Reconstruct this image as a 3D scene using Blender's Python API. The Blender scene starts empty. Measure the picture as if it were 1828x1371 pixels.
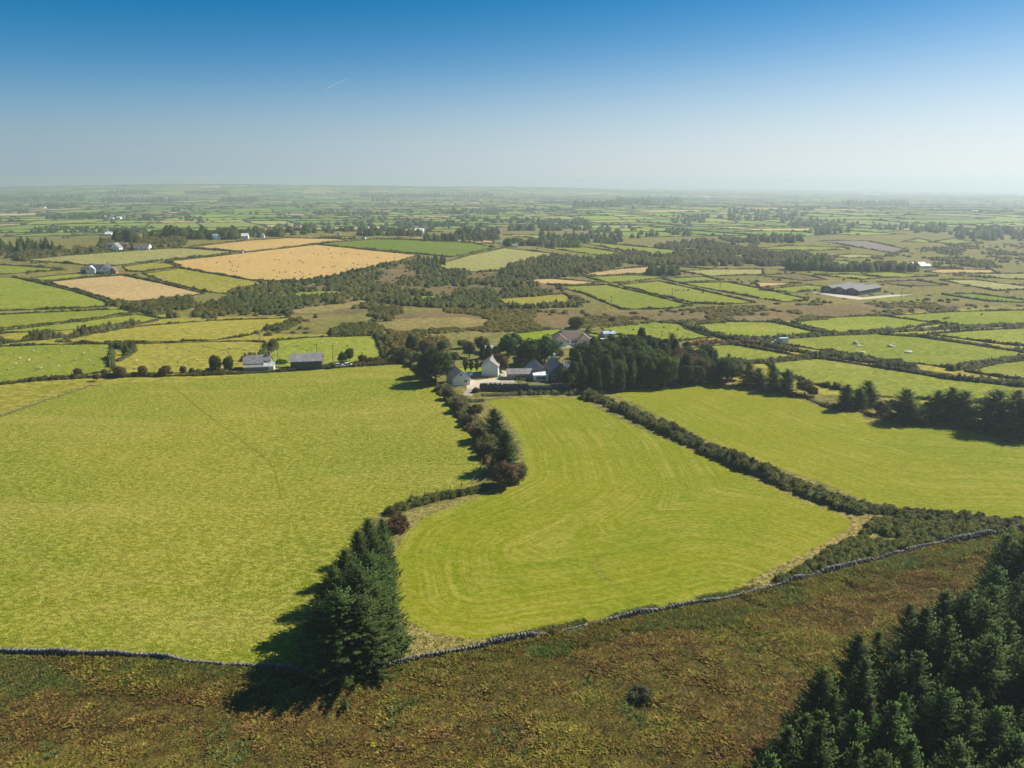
import bpy, math, random
import numpy as np
from mathutils import Vector
from mathutils.geometry import delaunay_2d_cdt

# ------------------------------------------------------------------ camera, sky, sun
IW, IH, FPX, HZ = 1828.0, 1371.0, 1300.0, 318.0      # photograph size, focal length in its pixels, level line
PITCH = math.atan((IH / 2 - HZ) / FPX)
CAMZ = 70.0
scene = bpy.context.scene
COL = scene.collection
cam_d = bpy.data.cameras.new("camera")
cam = bpy.data.objects.new("camera", cam_d)
COL.objects.link(cam)
cam.location = (0, 0, CAMZ)
cam.rotation_euler = (math.pi / 2 - PITCH, 0, 0)
cam_d.sensor_width = 36.0
cam_d.lens = 36.0 * FPX / IW
cam_d.clip_start = 1.0
cam_d.clip_end = 120000.0
scene.camera = cam

SUN_AZ, SUN_EL = math.radians(64.0), math.radians(41.0)   # azimuth to the right of the view direction (+Y)
world = bpy.data.worlds.new("World")
scene.world = world
world.use_nodes = True
wn, wl = world.node_tree.nodes, world.node_tree.links
wn.clear()
sky = wn.new("ShaderNodeTexSky")
sky.sky_type = 'NISHITA'
sky.sun_disc = False
sky.sun_elevation = SUN_EL
sky.sun_rotation = SUN_AZ
sky.altitude = 150.0
sky.air_density = 0.6
sky.dust_density = 0.3
sky.ozone_density = 6.0
SKY_SAT, SKY_HUE, SKY_VAL = 1.40, 0.483, 0.76
HAZE_COL, HAZE_SUN = (1.86, 2.70, 3.22), (5.1, 4.75, 4.15)
# low haze in the sky: towards the horizon the air turns pale, more so round the sun's azimuth
tc = wn.new("ShaderNodeTexCoord")
sx = wn.new("ShaderNodeSeparateXYZ"); wl.new(tc.outputs["Generated"], sx.inputs[0])
def wmath(op, a, b=0.0):
    t = wn.new("ShaderNodeMath"); t.operation = op
    for sock, v in ((t.inputs[0], a), (t.inputs[1], b)):
        if isinstance(v, (int, float)): sock.default_value = v
        else: wl.new(v, sock)
    return t.outputs[0]
elev = wmath('MAXIMUM', sx.outputs[2], 0.0)
toward = wmath('ADD', wmath('MULTIPLY', sx.outputs[0], math.sin(SUN_AZ)), wmath('MULTIPLY', sx.outputs[1], math.cos(SUN_AZ)))
glow = wmath('POWER', wmath('MAXIMUM', wmath('ADD', wmath('MULTIPLY', toward, 0.5), 0.5), 0.0), 2.5)
wid = wmath('ADD', wmath('MULTIPLY', glow, 0.045), 0.102)
erel = wmath('DIVIDE', elev, wid)
hfac = wmath('POWER', 2.718, wmath('MULTIPLY', wmath('MULTIPLY', erel, erel), -1.0))
hz = wn.new("ShaderNodeMix"); hz.data_type = 'RGBA'; hz.blend_type = 'MIX'
hzc = wn.new("ShaderNodeMix"); hzc.data_type = 'RGBA'; hzc.blend_type = 'MIX'; hzc.clamp_factor = False
hzc.inputs[6].default_value = (*HAZE_COL, 1); hzc.inputs[7].default_value = (*[p + q for p, q in zip(HAZE_COL, HAZE_SUN)], 1); wl.new(glow, hzc.inputs[0])
hsv = wn.new("ShaderNodeHueSaturation")
hsv.inputs["Saturation"].default_value = SKY_SAT
hsv.inputs["Hue"].default_value = SKY_HUE
hsv.inputs["Value"].default_value = SKY_VAL
bg = wn.new("ShaderNodeBackground")
bg.inputs["Strength"].default_value = 0.07
wo = wn.new("ShaderNodeOutputWorld")
wl.new(sky.outputs[0], hsv.inputs["Color"])
wl.new(hfac, hz.inputs[0]); wl.new(hsv.outputs[0], hz.inputs[6]); wl.new(hzc.outputs[2], hz.inputs[7])
wl.new(hz.outputs[2], bg.inputs["Color"])
wl.new(bg.outputs[0], wo.inputs["Surface"])

sun_d = bpy.data.lights.new("sun", 'SUN')
sun_d.energy = 4.2
sun_d.angle = math.radians(0.53)
sun_d.color = (1.0, 0.93, 0.80)
sun = bpy.data.objects.new("sun", sun_d)
COL.objects.link(sun)
SUND = Vector((math.sin(SUN_AZ) * math.cos(SUN_EL), math.cos(SUN_AZ) * math.cos(SUN_EL), math.sin(SUN_EL)))
sun.rotation_euler = SUND.to_track_quat('Z', 'Y').to_euler()

vs = scene.view_settings
vs.view_transform = 'Standard'
vs.look = 'None'
vs.exposure = 0.93
vs.gamma = 1.0
vs.use_curve_mapping = False
scene.render.engine = 'CYCLES'
cy = scene.cycles
cy.use_denoising = True
cy.max_bounces = 5
cy.diffuse_bounces = 2
cy.transmission_bounces = 2
cy.glossy_bounces = 2
cy.volume_bounces = 1
cy.transparent_max_bounces = 6
cy.sample_clamp_indirect = 4.0

# ------------------------------------------------------------------ small numpy tools
rng = np.random.default_rng(7)
random.seed(7)

def sstep(a, b, x):
    t = np.clip((x - a) / (b - a), 0, 1)
    return t * t * (3 - 2 * t)

def _hash(ix, iy, seed):
    n = (ix.astype(np.int64) * 374761393 + iy.astype(np.int64) * 668265263 + seed * 1442695041) & 0x7fffffff
    n = ((n ^ (n >> 13)) * 1274126177) & 0x7fffffff
    return ((n ^ (n >> 16)) & 0xffff) / 65535.0

def vnoise(x, y, seed=0):
    x = np.asarray(x, float); y = np.asarray(y, float)
    ix, iy = np.floor(x), np.floor(y)
    fx, fy = x - ix, y - iy
    fx = fx * fx * (3 - 2 * fx); fy = fy * fy * (3 - 2 * fy)
    a = _hash(ix, iy, seed); b = _hash(ix + 1, iy, seed)
    c = _hash(ix, iy + 1, seed); d = _hash(ix + 1, iy + 1, seed)
    return (a * (1 - fx) + b * fx) * (1 - fy) + (c * (1 - fx) + d * fx) * fy

def fbm(x, y, seed=0, o=3):
    s, a, t = 0, 1.0, 0
    for k in range(o):
        s = s + a * vnoise(np.asarray(x) * 2 ** k, np.asarray(y) * 2 ** k, seed + k * 17); t += a; a *= 0.5
    return s / t

SEA_Z = -101.0
def polar(px, r):
    a = math.atan((px - IW / 2) / FPX)
    return r * math.sin(a), r * math.cos(a)
BUMPS = []   # (x, y, radius across, radius along, amplitude)
for px, r, ra, rl, amp in ((470, 860, 330, 210, 15.0), (120, 800, 260, 200, 6.0), (520, 6600, 1900, 1800, 66.0),
                           (80, 7600, 1700, 1800, 52.0), (960, 7900, 1900, 1700, 43.0), (1700, 4200, 1500, 900, -14.0),
                           (1350, 9300, 1500, 900, 20.0), (1560, 1500, 900, 500, -6.0)):
    x, y = polar(px, r)
    BUMPS.append((x, y, ra, rl, amp))

def hgt(x, y):
    x = np.asarray(x, float); y = np.asarray(y, float)
    r = np.hypot(x, y)
    z = -93.0 * np.clip((r - 450) / 9000, 0, 1) ** 0.9
    for bx, by, ra, rl, amp in BUMPS:
        br = math.hypot(bx, by); ux, uy = bx / br, by / br
        dl = (x - bx) * ux + (y - by) * uy
        da = -(x - bx) * uy + (y - by) * ux
        z = z + amp * np.exp(-(da / ra) ** 2 - (dl / rl) ** 2)
    z = z + (fbm(x / 420 + 31, y / 420 + 17, 3) - 0.5) * 9 * sstep(420, 1400, r)
    z = z + (fbm(x / 1700 + 3, y / 1700 + 9, 5) - 0.5) * 24 * sstep(2000, 5000, r)
    z = z + (vnoise(x / 60 + 5, y / 60 + 5, 8) - 0.5) * 1.0
    coast = 10200 + 900 * (vnoise(np.arctan2(x, y) * 9 + 20, 0 * x, 11) - 0.5)
    return z - 60 * sstep(coast - 500, coast + 700, r)

_cp, _sp = math.cos(PITCH), math.sin(PITCH)
_R = np.exp(np.linspace(math.log(20), math.log(16000), 1100))
_A = np.linspace(-1.0, 1.0, 500)
_HT = hgt(np.sin(_A)[:, None] * _R, np.cos(_A)[:, None] * _R)
def ground(pts, extra=0.0):
    """photograph pixels -> points on the terrain (raised by extra)"""
    pts = np.atleast_2d(np.asarray(pts, float))
    u = (pts[:, 0] - IW / 2) / FPX; v = (pts[:, 1] - IH / 2) / FPX
    dx, dy, dz = u, _cp - v * _sp, -_sp - v * _cp
    az = np.arctan2(dx, dy); slope = dz / np.hypot(dx, dy)
    out = np.zeros((len(pts), 3))
    fa = np.clip((az + 1.0) / 2.0 * 499, 0, 498.999); ia = fa.astype(int); fa = fa - ia
    for i0 in range(0, len(pts), 500):
        sl = slice(i0, i0 + 500)
        H = _HT[ia[sl]] * (1 - fa[sl])[:, None] + _HT[ia[sl] + 1] * fa[sl][:, None]
        f = CAMZ + _R[None] * slope[sl][:, None] - H - extra
        hit = f < 0
        k = np.where(hit.any(1), hit.argmax(1), len(_R) - 1)
        k0 = np.maximum(k - 1, 0); j = np.arange(len(k))
        f0, f1 = f[j, k0], f[j, k]
        t = np.clip(f0 / np.where(np.abs(f0 - f1) < 1e-9, 1, f0 - f1), 0, 1)
        r = _R[k0] + (_R[k] - _R[k0]) * t
        out[sl, 0] = r * np.sin(az[sl]); out[sl, 1] = r * np.cos(az[sl])
    out[:, 2] = hgt(out[:, 0], out[:, 1])
    return out

def G(px, py):
    return ground([(px, py)])[0]

def densify(pts, step, closed=False):
    pts = [np.asarray(p, float) for p in pts]
    out = []
    n = len(pts)
    for i in range(n if closed else n - 1):
        a, b = pts[i], pts[(i + 1) % n]
        k = max(1, int(np.linalg.norm(b - a) / step))
        for j in range(k):
            out.append(a + (b - a) * j / k)
    if not closed:
        out.append(pts[-1])
    return np.array(out)

def inside(px, py, poly):
    px = np.asarray(px); py = np.asarray(py)
    c = np.zeros(px.shape, bool)
    n = len(poly)
    for i in range(n):
        x1, y1 = poly[i]; x2, y2 = poly[(i + 1) % n]
        cond = (y1 > py) != (y2 > py)
        c ^= cond & (px < (x2 - x1) * (py - y1) / ((y2 - y1) if y2 != y1 else 1e-9) + x1)
    return c

def dist_poly(x, y, P, closed=True):
    d = np.full(np.shape(x), 1e9)
    n = len(P)
    for i in range(n if closed else n - 1):
        a = P[i]; b = P[(i + 1) % n]
        ex, ey = b[0] - a[0], b[1] - a[1]
        L = ex * ex + ey * ey + 1e-9
        t = np.clip(((x - a[0]) * ex + (y - a[1]) * ey) / L, 0, 1)
        d = np.minimum(d, np.hypot(x - a[0] - t * ex, y - a[1] - t * ey))
    return d

def mesh_np(name, V, F, mat=None, col=None, normals=None, smooth=False, attrs=None):
    """mesh from numpy vertices and an (n,3) or (n,4) face array, or a list of such arrays"""
    me = bpy.data.meshes.new(name)
    Fs = F if isinstance(F, list) and isinstance(F[0], np.ndarray) and F[0].ndim == 2 else [F]
    Fs = [np.asarray(f, np.int32) for f in Fs if len(f)]
    V = np.asarray(V, np.float32)
    me.vertices.add(len(V)); me.vertices.foreach_set("co", V.ravel())
    nl = sum(f.size for f in Fs); npoly = sum(len(f) for f in Fs)
    me.loops.add(nl); me.loops.foreach_set("vertex_index", np.concatenate([f.ravel() for f in Fs]))
    me.polygons.add(npoly)
    tot = np.concatenate([np.full(len(f), f.shape[1], np.int32) for f in Fs])
    st = np.concatenate([[0], np.cumsum(tot)[:-1]]).astype(np.int32)
    me.polygons.foreach_set("loop_start", st)
    me.polygons.foreach_set("loop_total", tot)
    if smooth or normals is not None:
        me.polygons.foreach_set("use_smooth", np.ones(npoly, bool))
    me.update(calc_edges=True)
    if col is not None:
        a = me.color_attributes.new("tint", 'FLOAT_COLOR', 'POINT')
        c = np.ones((len(V), 4), np.float32); c[:, :3] = np.asarray(col, np.float32).reshape(len(V), -1)
        a.data.foreach_set("color", c.ravel())
    for k, arr in (attrs or {}).items():
        a = me.attributes.new(k, 'FLOAT', 'POINT')
        a.data.foreach_set("value", np.asarray(arr, np.float32))
    if normals is not None:
        n = np.asarray(normals, np.float32)
        n = n / np.maximum(np.linalg.norm(n, axis=1), 1e-6)[:, None]
        a = me.attributes.new("custom_normal", 'FLOAT_VECTOR', 'POINT')
        a.data.foreach_set("vector", n.ravel())
    if mat:
        me.materials.append(mat)
    return me

def link(name, data, parent=None, loc=None, rz=None, scale=None):
    o = bpy.data.objects.new(name, data)
    COL.objects.link(o)
    if parent is not None: o.parent = parent
    if loc is not None: o.location = loc
    if rz is not None: o.rotation_euler = (0, 0, rz)
    if scale is not None: o.scale = scale if hasattr(scale, '__len__') else (scale,) * 3
    return o

def tag(o, label, cat, group=None):
    o["label"] = label; o["category"] = cat
    if group: o["group"] = group
    return o

def empty(name, loc, label, cat, group=None, rz=0, scale=1.0):
    o = link(name, None, None, loc, rz, scale)
    o.empty_display_size = 0.5
    return tag(o, label, cat, group)

# ------------------------------------------------------------------ materials
def new_mat(name):
    m = bpy.data.materials.new(name)
    m.use_nodes = True
    nt = m.node_tree
    nt.nodes.clear()
    return m, nt, nt.nodes, nt.links

class NB:
    """tiny node builder"""
    def __init__(s, name):
        s.m, s.nt, s.n, s.l = new_mat(name)
        s.out = s.n.new("ShaderNodeOutputMaterial")
    def put(s, sock, v):
        if hasattr(v, "is_linked") or hasattr(v, "links"): s.l.new(v, sock)
        else: sock.default_value = v
    def pos(s, scale=(1, 1, 1), rot=0.0):
        g = s.n.new("ShaderNodeNewGeometry"); mp = s.n.new("ShaderNodeMapping")
        mp.inputs["Scale"].default_value = scale; mp.inputs["Rotation"].default_value = (0, 0, rot)
        s.l.new(g.outputs["Position"], mp.inputs["Vector"]); return mp.outputs[0]
    def opos(s, scale=(1, 1, 1)):
        g = s.n.new("ShaderNodeTexCoord"); mp = s.n.new("ShaderNodeMapping")
        mp.inputs["Scale"].default_value = scale
        s.l.new(g.outputs["Object"], mp.inputs["Vector"]); return mp.outputs[0]
    def noise(s, vec, scale, detail=3.0, rough=0.55, dist=0.0):
        t = s.n.new("ShaderNodeTexNoise")
        s.l.new(vec, t.inputs["Vector"])
        t.inputs["Scale"].default_value = scale; t.inputs["Detail"].default_value = detail
        t.inputs["Roughness"].default_value = rough; t.inputs["Distortion"].default_value = dist
        return t.outputs["Fac"]
    def ramp(s, fac, a, b, lo=0.0, hi=1.0):
        t = s.n.new("ShaderNodeMapRange"); t.interpolation_type = 'SMOOTHSTEP'
        s.put(t.inputs["Value"], fac)
        t.inputs["From Min"].default_value = a; t.inputs["From Max"].default_value = b
        t.inputs["To Min"].default_value = lo; t.inputs["To Max"].default_value = hi
        return t.outputs[0]
    def math(s, op, a, b=0.0):
        t = s.n.new("ShaderNodeMath"); t.operation = op
        s.put(t.inputs[0], a); s.put(t.inputs[1], b); return t.outputs[0]
    def mix(s, fac, a, b, mode='MIX'):
        t = s.n.new("ShaderNodeMix"); t.data_type = 'RGBA'; t.blend_type = mode
        s.put(t.inputs[0], fac)
        for sock, v in ((t.inputs[6], a), (t.inputs[7], b)):
            if isinstance(v, (tuple, list)): sock.default_value = (*v[:3], 1)
            else: s.l.new(v, sock)
        return t.outputs[2]
    def attr(s, name, typ='GEOMETRY'):
        t = s.n.new("ShaderNodeAttribute"); t.attribute_name = name; t.attribute_type = typ; return t
    def rand(s):
        return s.n.new("ShaderNodeObjectInfo").outputs["Random"]
    def hsv(s, col, h=0.5, sat=1.0, v=1.0):
        t = s.n.new("ShaderNodeHueSaturation")
        s.put(t.inputs["Hue"], h); s.put(t.inputs["Saturation"], sat); s.put(t.inputs["Value"], v)
        s.l.new(col, t.inputs["Color"]); return t.outputs[0]
    def bump(s, h, strength=0.5, dist=0.2, normal=None):
        t = s.n.new("ShaderNodeBump"); t.inputs["Strength"].default_value = strength
        t.inputs["Distance"].default_value = dist; s.l.new(h, t.inputs["Height"])
        if normal is not None: s.l.new(normal, t.inputs["Normal"])
        return t.outputs[0]
    def pbr(s, col, rough=0.9, normal=None, spec=0.15, metal=0.0):
        p = s.n.new("ShaderNodeBsdfPrincipled")
        if isinstance(col, (tuple, list)): p.inputs["Base Color"].default_value = (*col[:3], 1)
        else: s.l.new(col, p.inputs["Base Color"])
        s.put(p.inputs["Roughness"], rough); p.inputs["Specular IOR Level"].default_value = spec
        p.inputs["Metallic"].default_value = metal
        if normal is not None: s.l.new(normal, p.inputs["Normal"])
        s.l.new(p.outputs[0], s.out.inputs["Surface"]); return p

def grass_mat(name, a, b, c=None, streak_rot=0.3, fine=1.0, stripes=False, bump=0.5, worn=0.5, patch=0.5):
    """turf: colour a with patches of b, dry flecks of c"""
    s = NB(name)
    p = s.pos()
    big = s.ramp(s.noise(p, 0.018, 3), 0.36, 0.64)
    med = s.ramp(s.noise(p, 0.10, 5, 0.7, 0.6), 0.30, 0.70)
    ps = s.pos((0.72, 1.15, 1.0), streak_rot)
    fn = s.noise(ps, 0.75 * fine, 4, 0.62, 0.5)
    fn2 = s.noise(ps, 2.6 * fine, 3, 0.6)
    f = s.math('ADD', s.math('MULTIPLY', big, patch), s.math('MULTIPLY', med, 0.9 - patch))
    col = s.mix(f, a, b)
    if c is not None and not stripes:
        bands = s.ramp(s.noise(s.pos((0.35, 1.6, 1.0), -0.22), 0.035, 4, 0.6, 0.8), 0.50, 0.66)
        col = s.mix(s.math('MULTIPLY', bands, 0.30), col, c)
    if c is not None:
        fl = s.math('MULTIPLY', s.ramp(s.math('ADD', s.math('MULTIPLY', fn, 0.7), s.math('MULTIPLY', fn2, 0.3)), 0.44, 0.62), worn)
        col = s.mix(fl, col, c)
    if stripes:
        at = s.attr("edge_dist").outputs["Fac"]
        d = s.math('ADD', at, s.math('MULTIPLY', s.noise(p, 0.04, 3), 3.0))
        cv = s.n.new("ShaderNodeCombineXYZ"); s.l.new(d, cv.inputs[0])
        w1 = s.noise(cv.outputs[0], 0.50, 3, 0.8)
        w2 = s.noise(cv.outputs[0], 1.7, 2, 0.7)
        brk = s.ramp(s.noise(p, 0.06, 4, 0.65), 0.42, 0.62)
        st = s.math('MULTIPLY', s.ramp(w1, 0.45, 0.55), s.math('ADD', s.math('MULTIPLY', brk, 0.45), 0.14))
        col = s.mix(st, col, c)
        st2 = s.math('MULTIPLY', s.ramp(w2, 0.50, 0.62), 0.45)
        col = s.mix(st2, col, a)
        drk = s.math('MULTIPLY', s.ramp(s.noise(s.pos((1, 1, 1), 0.6), 0.035, 4, 0.65, 1.0), 0.60, 0.72), 0.28)
        col = s.mix(drk, col, (0.085, 0.09, 0.035))
    v = s.math('ADD', s.math('MULTIPLY', s.ramp(fn2, 0.3, 0.7), 0.40), 0.80)
    v = s.math('MULTIPLY', v, s.math('ADD', s.math('MULTIPLY', s.ramp(fn, 0.30, 0.66), 0.42), 0.76))
    v = s.math('MULTIPLY', v, s.math('ADD', s.math('MULTIPLY', s.rand(), 0.16), 0.92))
    if stripes: v = s.math('ADD', s.math('MULTIPLY', v, 0.55), 0.45)
    col = s.hsv(col, v=v)
    h = s.math('ADD', fn, s.math('MULTIPLY', fn2, 0.5))
    s.pbr(col, 0.95, s.bump(h, bump, 0.35), 0.05)
    return s.m

def leaf_mat(name, base, trans_=0.25, trans=0.45, var=0.35, rough=0.8):
    s = NB(name)
    t = s.attr("tint").outputs["Color"]
    col = s.mix(1.0, t, base, 'MULTIPLY')
    col = s.hsv(col, h=s.math('ADD', s.math('MULTIPLY', s.rand(), 0.03), 0.485), v=s.math('ADD', s.math('MULTIPLY', s.rand(), var), 1 - var / 2))
    d = s.n.new("ShaderNodeBsdfPrincipled")
    s.l.new(col, d.inputs["Base Color"]); d.inputs["Roughness"].default_value = rough
    d.inputs["Specular IOR Level"].default_value = 0.15
    tr = s.n.new("ShaderNodeBsdfTranslucent"); s.l.new(col, tr.inputs["Color"])
    mx = s.n.new("ShaderNodeMixShader"); mx.inputs[0].default_value = trans
    s.l.new(d.outputs[0], mx.inputs[1]); s.l.new(tr.outputs[0], mx.inputs[2])
    s.l.new(mx.outputs[0], s.out.inputs["Surface"])
    return s.m

def plain_mat(name, col, rough=0.8, nscale=2.0, var=0.25, bump=0.2, spec=0.3, metal=0.0):
    s = NB(name)
    p = s.opos()
    n = s.noise(p, nscale, 4, 0.6)
    n2 = s.noise(p, nscale * 0.25, 2)
    c = s.mix(1.0, (*col, 1), (1, 1, 1), 'MULTIPLY')
    v = s.math('ADD', s.math('MULTIPLY', s.math('ADD', n, s.math('MULTIPLY', n2, 0.6)), var * 1.3), 1 - var)
    s.pbr(s.hsv(c, v=v), rough, s.bump(n, bump, 0.05), spec, metal)
    return s.m

MAT = {}
MAT['lp'] = grass_mat("pasture_turf", (0.136, 0.178, 0.007), (0.226, 0.220, 0.022), (0.350, 0.295, 0.075), 0.12, 1.6, worn=0.45, bump=1.0, patch=0.55)
MAT['cf'] = grass_mat("mown_turf", (0.140, 0.184, 0.003), (0.216, 0.212, 0.008), (0.315, 0.278, 0.055), 0.7, 1.6, True, bump=0.5, worn=0.3)
MAT['rf'] = grass_mat("mown_turf_far", (0.142, 0.188, 0.003), (0.214, 0.214, 0.009), (0.310, 0.274, 0.055), 0.5, 1.6, True, bump=0.5, worn=0.3)
MAT['green'] = grass_mat("bright_turf", (0.140, 0.192, 0.012), (0.205, 0.220, 0.024), (0.285, 0.260, 0.060), 0.4, 0.8, bump=0.4, worn=0.4)
MAT['deep'] = grass_mat("deep_turf", (0.095, 0.155, 0.012), (0.140, 0.180, 0.018), (0.19, 0.20, 0.04), 0.4, 0.6, bump=0.25, worn=0.25)
MAT['olive'] = grass_mat("olive_turf", (0.185, 0.192, 0.018), (0.255, 0.225, 0.035), (0.330, 0.265, 0.065), 0.2, 0.6, bump=0.4, worn=0.5)
MAT['pale'] = grass_mat("pale_turf", (0.215, 0.225, 0.065), (0.270, 0.250, 0.085), (0.330, 0.290, 0.12), 0.2, 0.5, bump=0.3, worn=0.4)
MAT['straw'] = grass_mat("stubble", (0.390, 0.265, 0.092), (0.430, 0.300, 0.110), (0.360, 0.225, 0.070), 1.1, 0.6, bump=0.25, worn=0.35)
MAT['tan'] = grass_mat("pale_stubble", (0.400, 0.285, 0.130), (0.440, 0.320, 0.150), (0.33, 0.23, 0.09), 1.1, 0.6, bump=0.2, worn=0.3)
MAT['brown'] = grass_mat("brown_heath", (0.105, 0.085, 0.038), (0.155, 0.112, 0.050), (0.20, 0.15, 0.06), 0.3, 0.5, bump=0.6, worn=0.5)
MAT['rough'] = grass_mat("rough_grass", (0.125, 0.130, 0.034), (0.235, 0.185, 0.062), (0.330, 0.235, 0.095), 0.3, 0.7, bump=0.8, worn=0.5)
MAT['verge'] = grass_mat("dry_verge", (0.165, 0.165, 0.040), (0.290, 0.235, 0.075), (0.370, 0.285, 0.11), 0.3, 1.4, bump=0.9, worn=0.5)
MAT['scrub'] = grass_mat("scrub_ground", (0.098, 0.115, 0.022), (0.165, 0.140, 0.042), (0.260, 0.205, 0.070), 0.1, 0.6, bump=0.8, worn=0.5)
MAT['moor'] = grass_mat("moor_ground", (0.100, 0.086, 0.020), (0.125, 0.084, 0.026), (0.180, 0.138, 0.034), 0.0, 2.0, bump=1.0, worn=0.6)
MAT['lawn'] = grass_mat("lawn", (0.170, 0.225, 0.010), (0.215, 0.240, 0.018), None, 0.4, 1.0, bump=0.2)
MAT['yard'] = plain_mat("yard_concrete", (0.47, 0.41, 0.33), 0.9, 0.7, 0.2)
MAT['track'] = plain_mat("track_gravel", (0.30, 0.26, 0.20), 0.95, 0.8, 0.3)
MAT['soil'] = plain_mat("tilled_soil", (0.15, 0.125, 0.095), 0.95, 0.8, 0.3)
MAT['gorse'] = leaf_mat("gorse_leaf", (0.088, 0.096, 0.022, 1), 0.18)
MAT['leaf'] = leaf_mat("broad_leaf", (0.062, 0.090, 0.014, 1), 0.25)
MAT['cypress'] = leaf_mat("cypress_leaf", (0.042, 0.072, 0.014, 1), 0.15)
MAT['spruce'] = leaf_mat("spruce_needles", (0.066, 0.106, 0.022, 1))
MAT['bark'] = plain_mat("bark", (0.085, 0.065, 0.048), 0.95, 6.0, 0.4, 0.6)
MAT['heather'] = leaf_mat("heather", (1, 1, 1, 1), 0.15)
# ------------------------------------------------------------------ land: one triangulated sheet cut along the field edges
LP = [(-60, 765), (0, 745), (97, 711), (163, 690), (190, 685), (250, 681), (400, 673), (430, 668), (540, 661), (640, 656), (720, 650),
      (738, 656), (755, 666), (768, 683), (792, 701), (809, 729), (822, 756), (840, 775), (853, 799), (860, 818), (853, 846), (841, 866),
      (756, 886), (686, 914), (652, 928), (620, 990), (585, 1050), (560, 1110), (540, 1196), (480, 1190), (400, 1186), (330, 1179), (270, 1171), (200, 1169),
      (130, 1169), (30, 1165), (-60, 1158)]
CF = [(866, 716), (919, 711), (984, 708), (1035, 711), (1044, 716), (1069, 731), (1124, 758), (1207, 793), (1276, 821), (1354, 860),
      (1423, 891), (1495, 917), (1520, 931), (1512, 946), (1468, 972), (1374, 1017), (1300, 1056), (1202, 1083), (1092, 1104), (951, 1123),
      (900, 1137), (847, 1141), (776, 1130), (727, 1107), (708, 1085), (703, 1045), (704, 1008), (708, 982), (727, 948), (761, 923),
      (818, 900), (887, 875), (938, 850), (934, 797), (919, 770), (897, 736)]
RF = [(1097, 704), (1191, 692), (1276, 688), (1308, 687), (1340, 697), (1423, 711), (1477, 733), (1531, 735), (1545, 750), (1634, 760),
      (1728, 769), (1828, 789), (1900, 803), (1900, 925), (1828, 922), (1740, 925), (1650, 914), (1561, 899), (1479, 866), (1420, 845),
      (1308, 807), (1193, 750), (1138, 721)]
WALL = [(-60, 1158), (30, 1166), (130, 1170), (200, 1170), (270, 1172), (330, 1180), (400, 1187), (480, 1191), (560, 1199), (640, 1199),
        (705, 1187), (760, 1172), (830, 1162), (900, 1148), (1000, 1128), (1090, 1108), (1200, 1086), (1300, 1068), (1380, 1048),
        (1480, 1020), (1560, 1000), (1640, 978), (1740, 960), (1800, 948), (1900, 925)]
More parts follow.
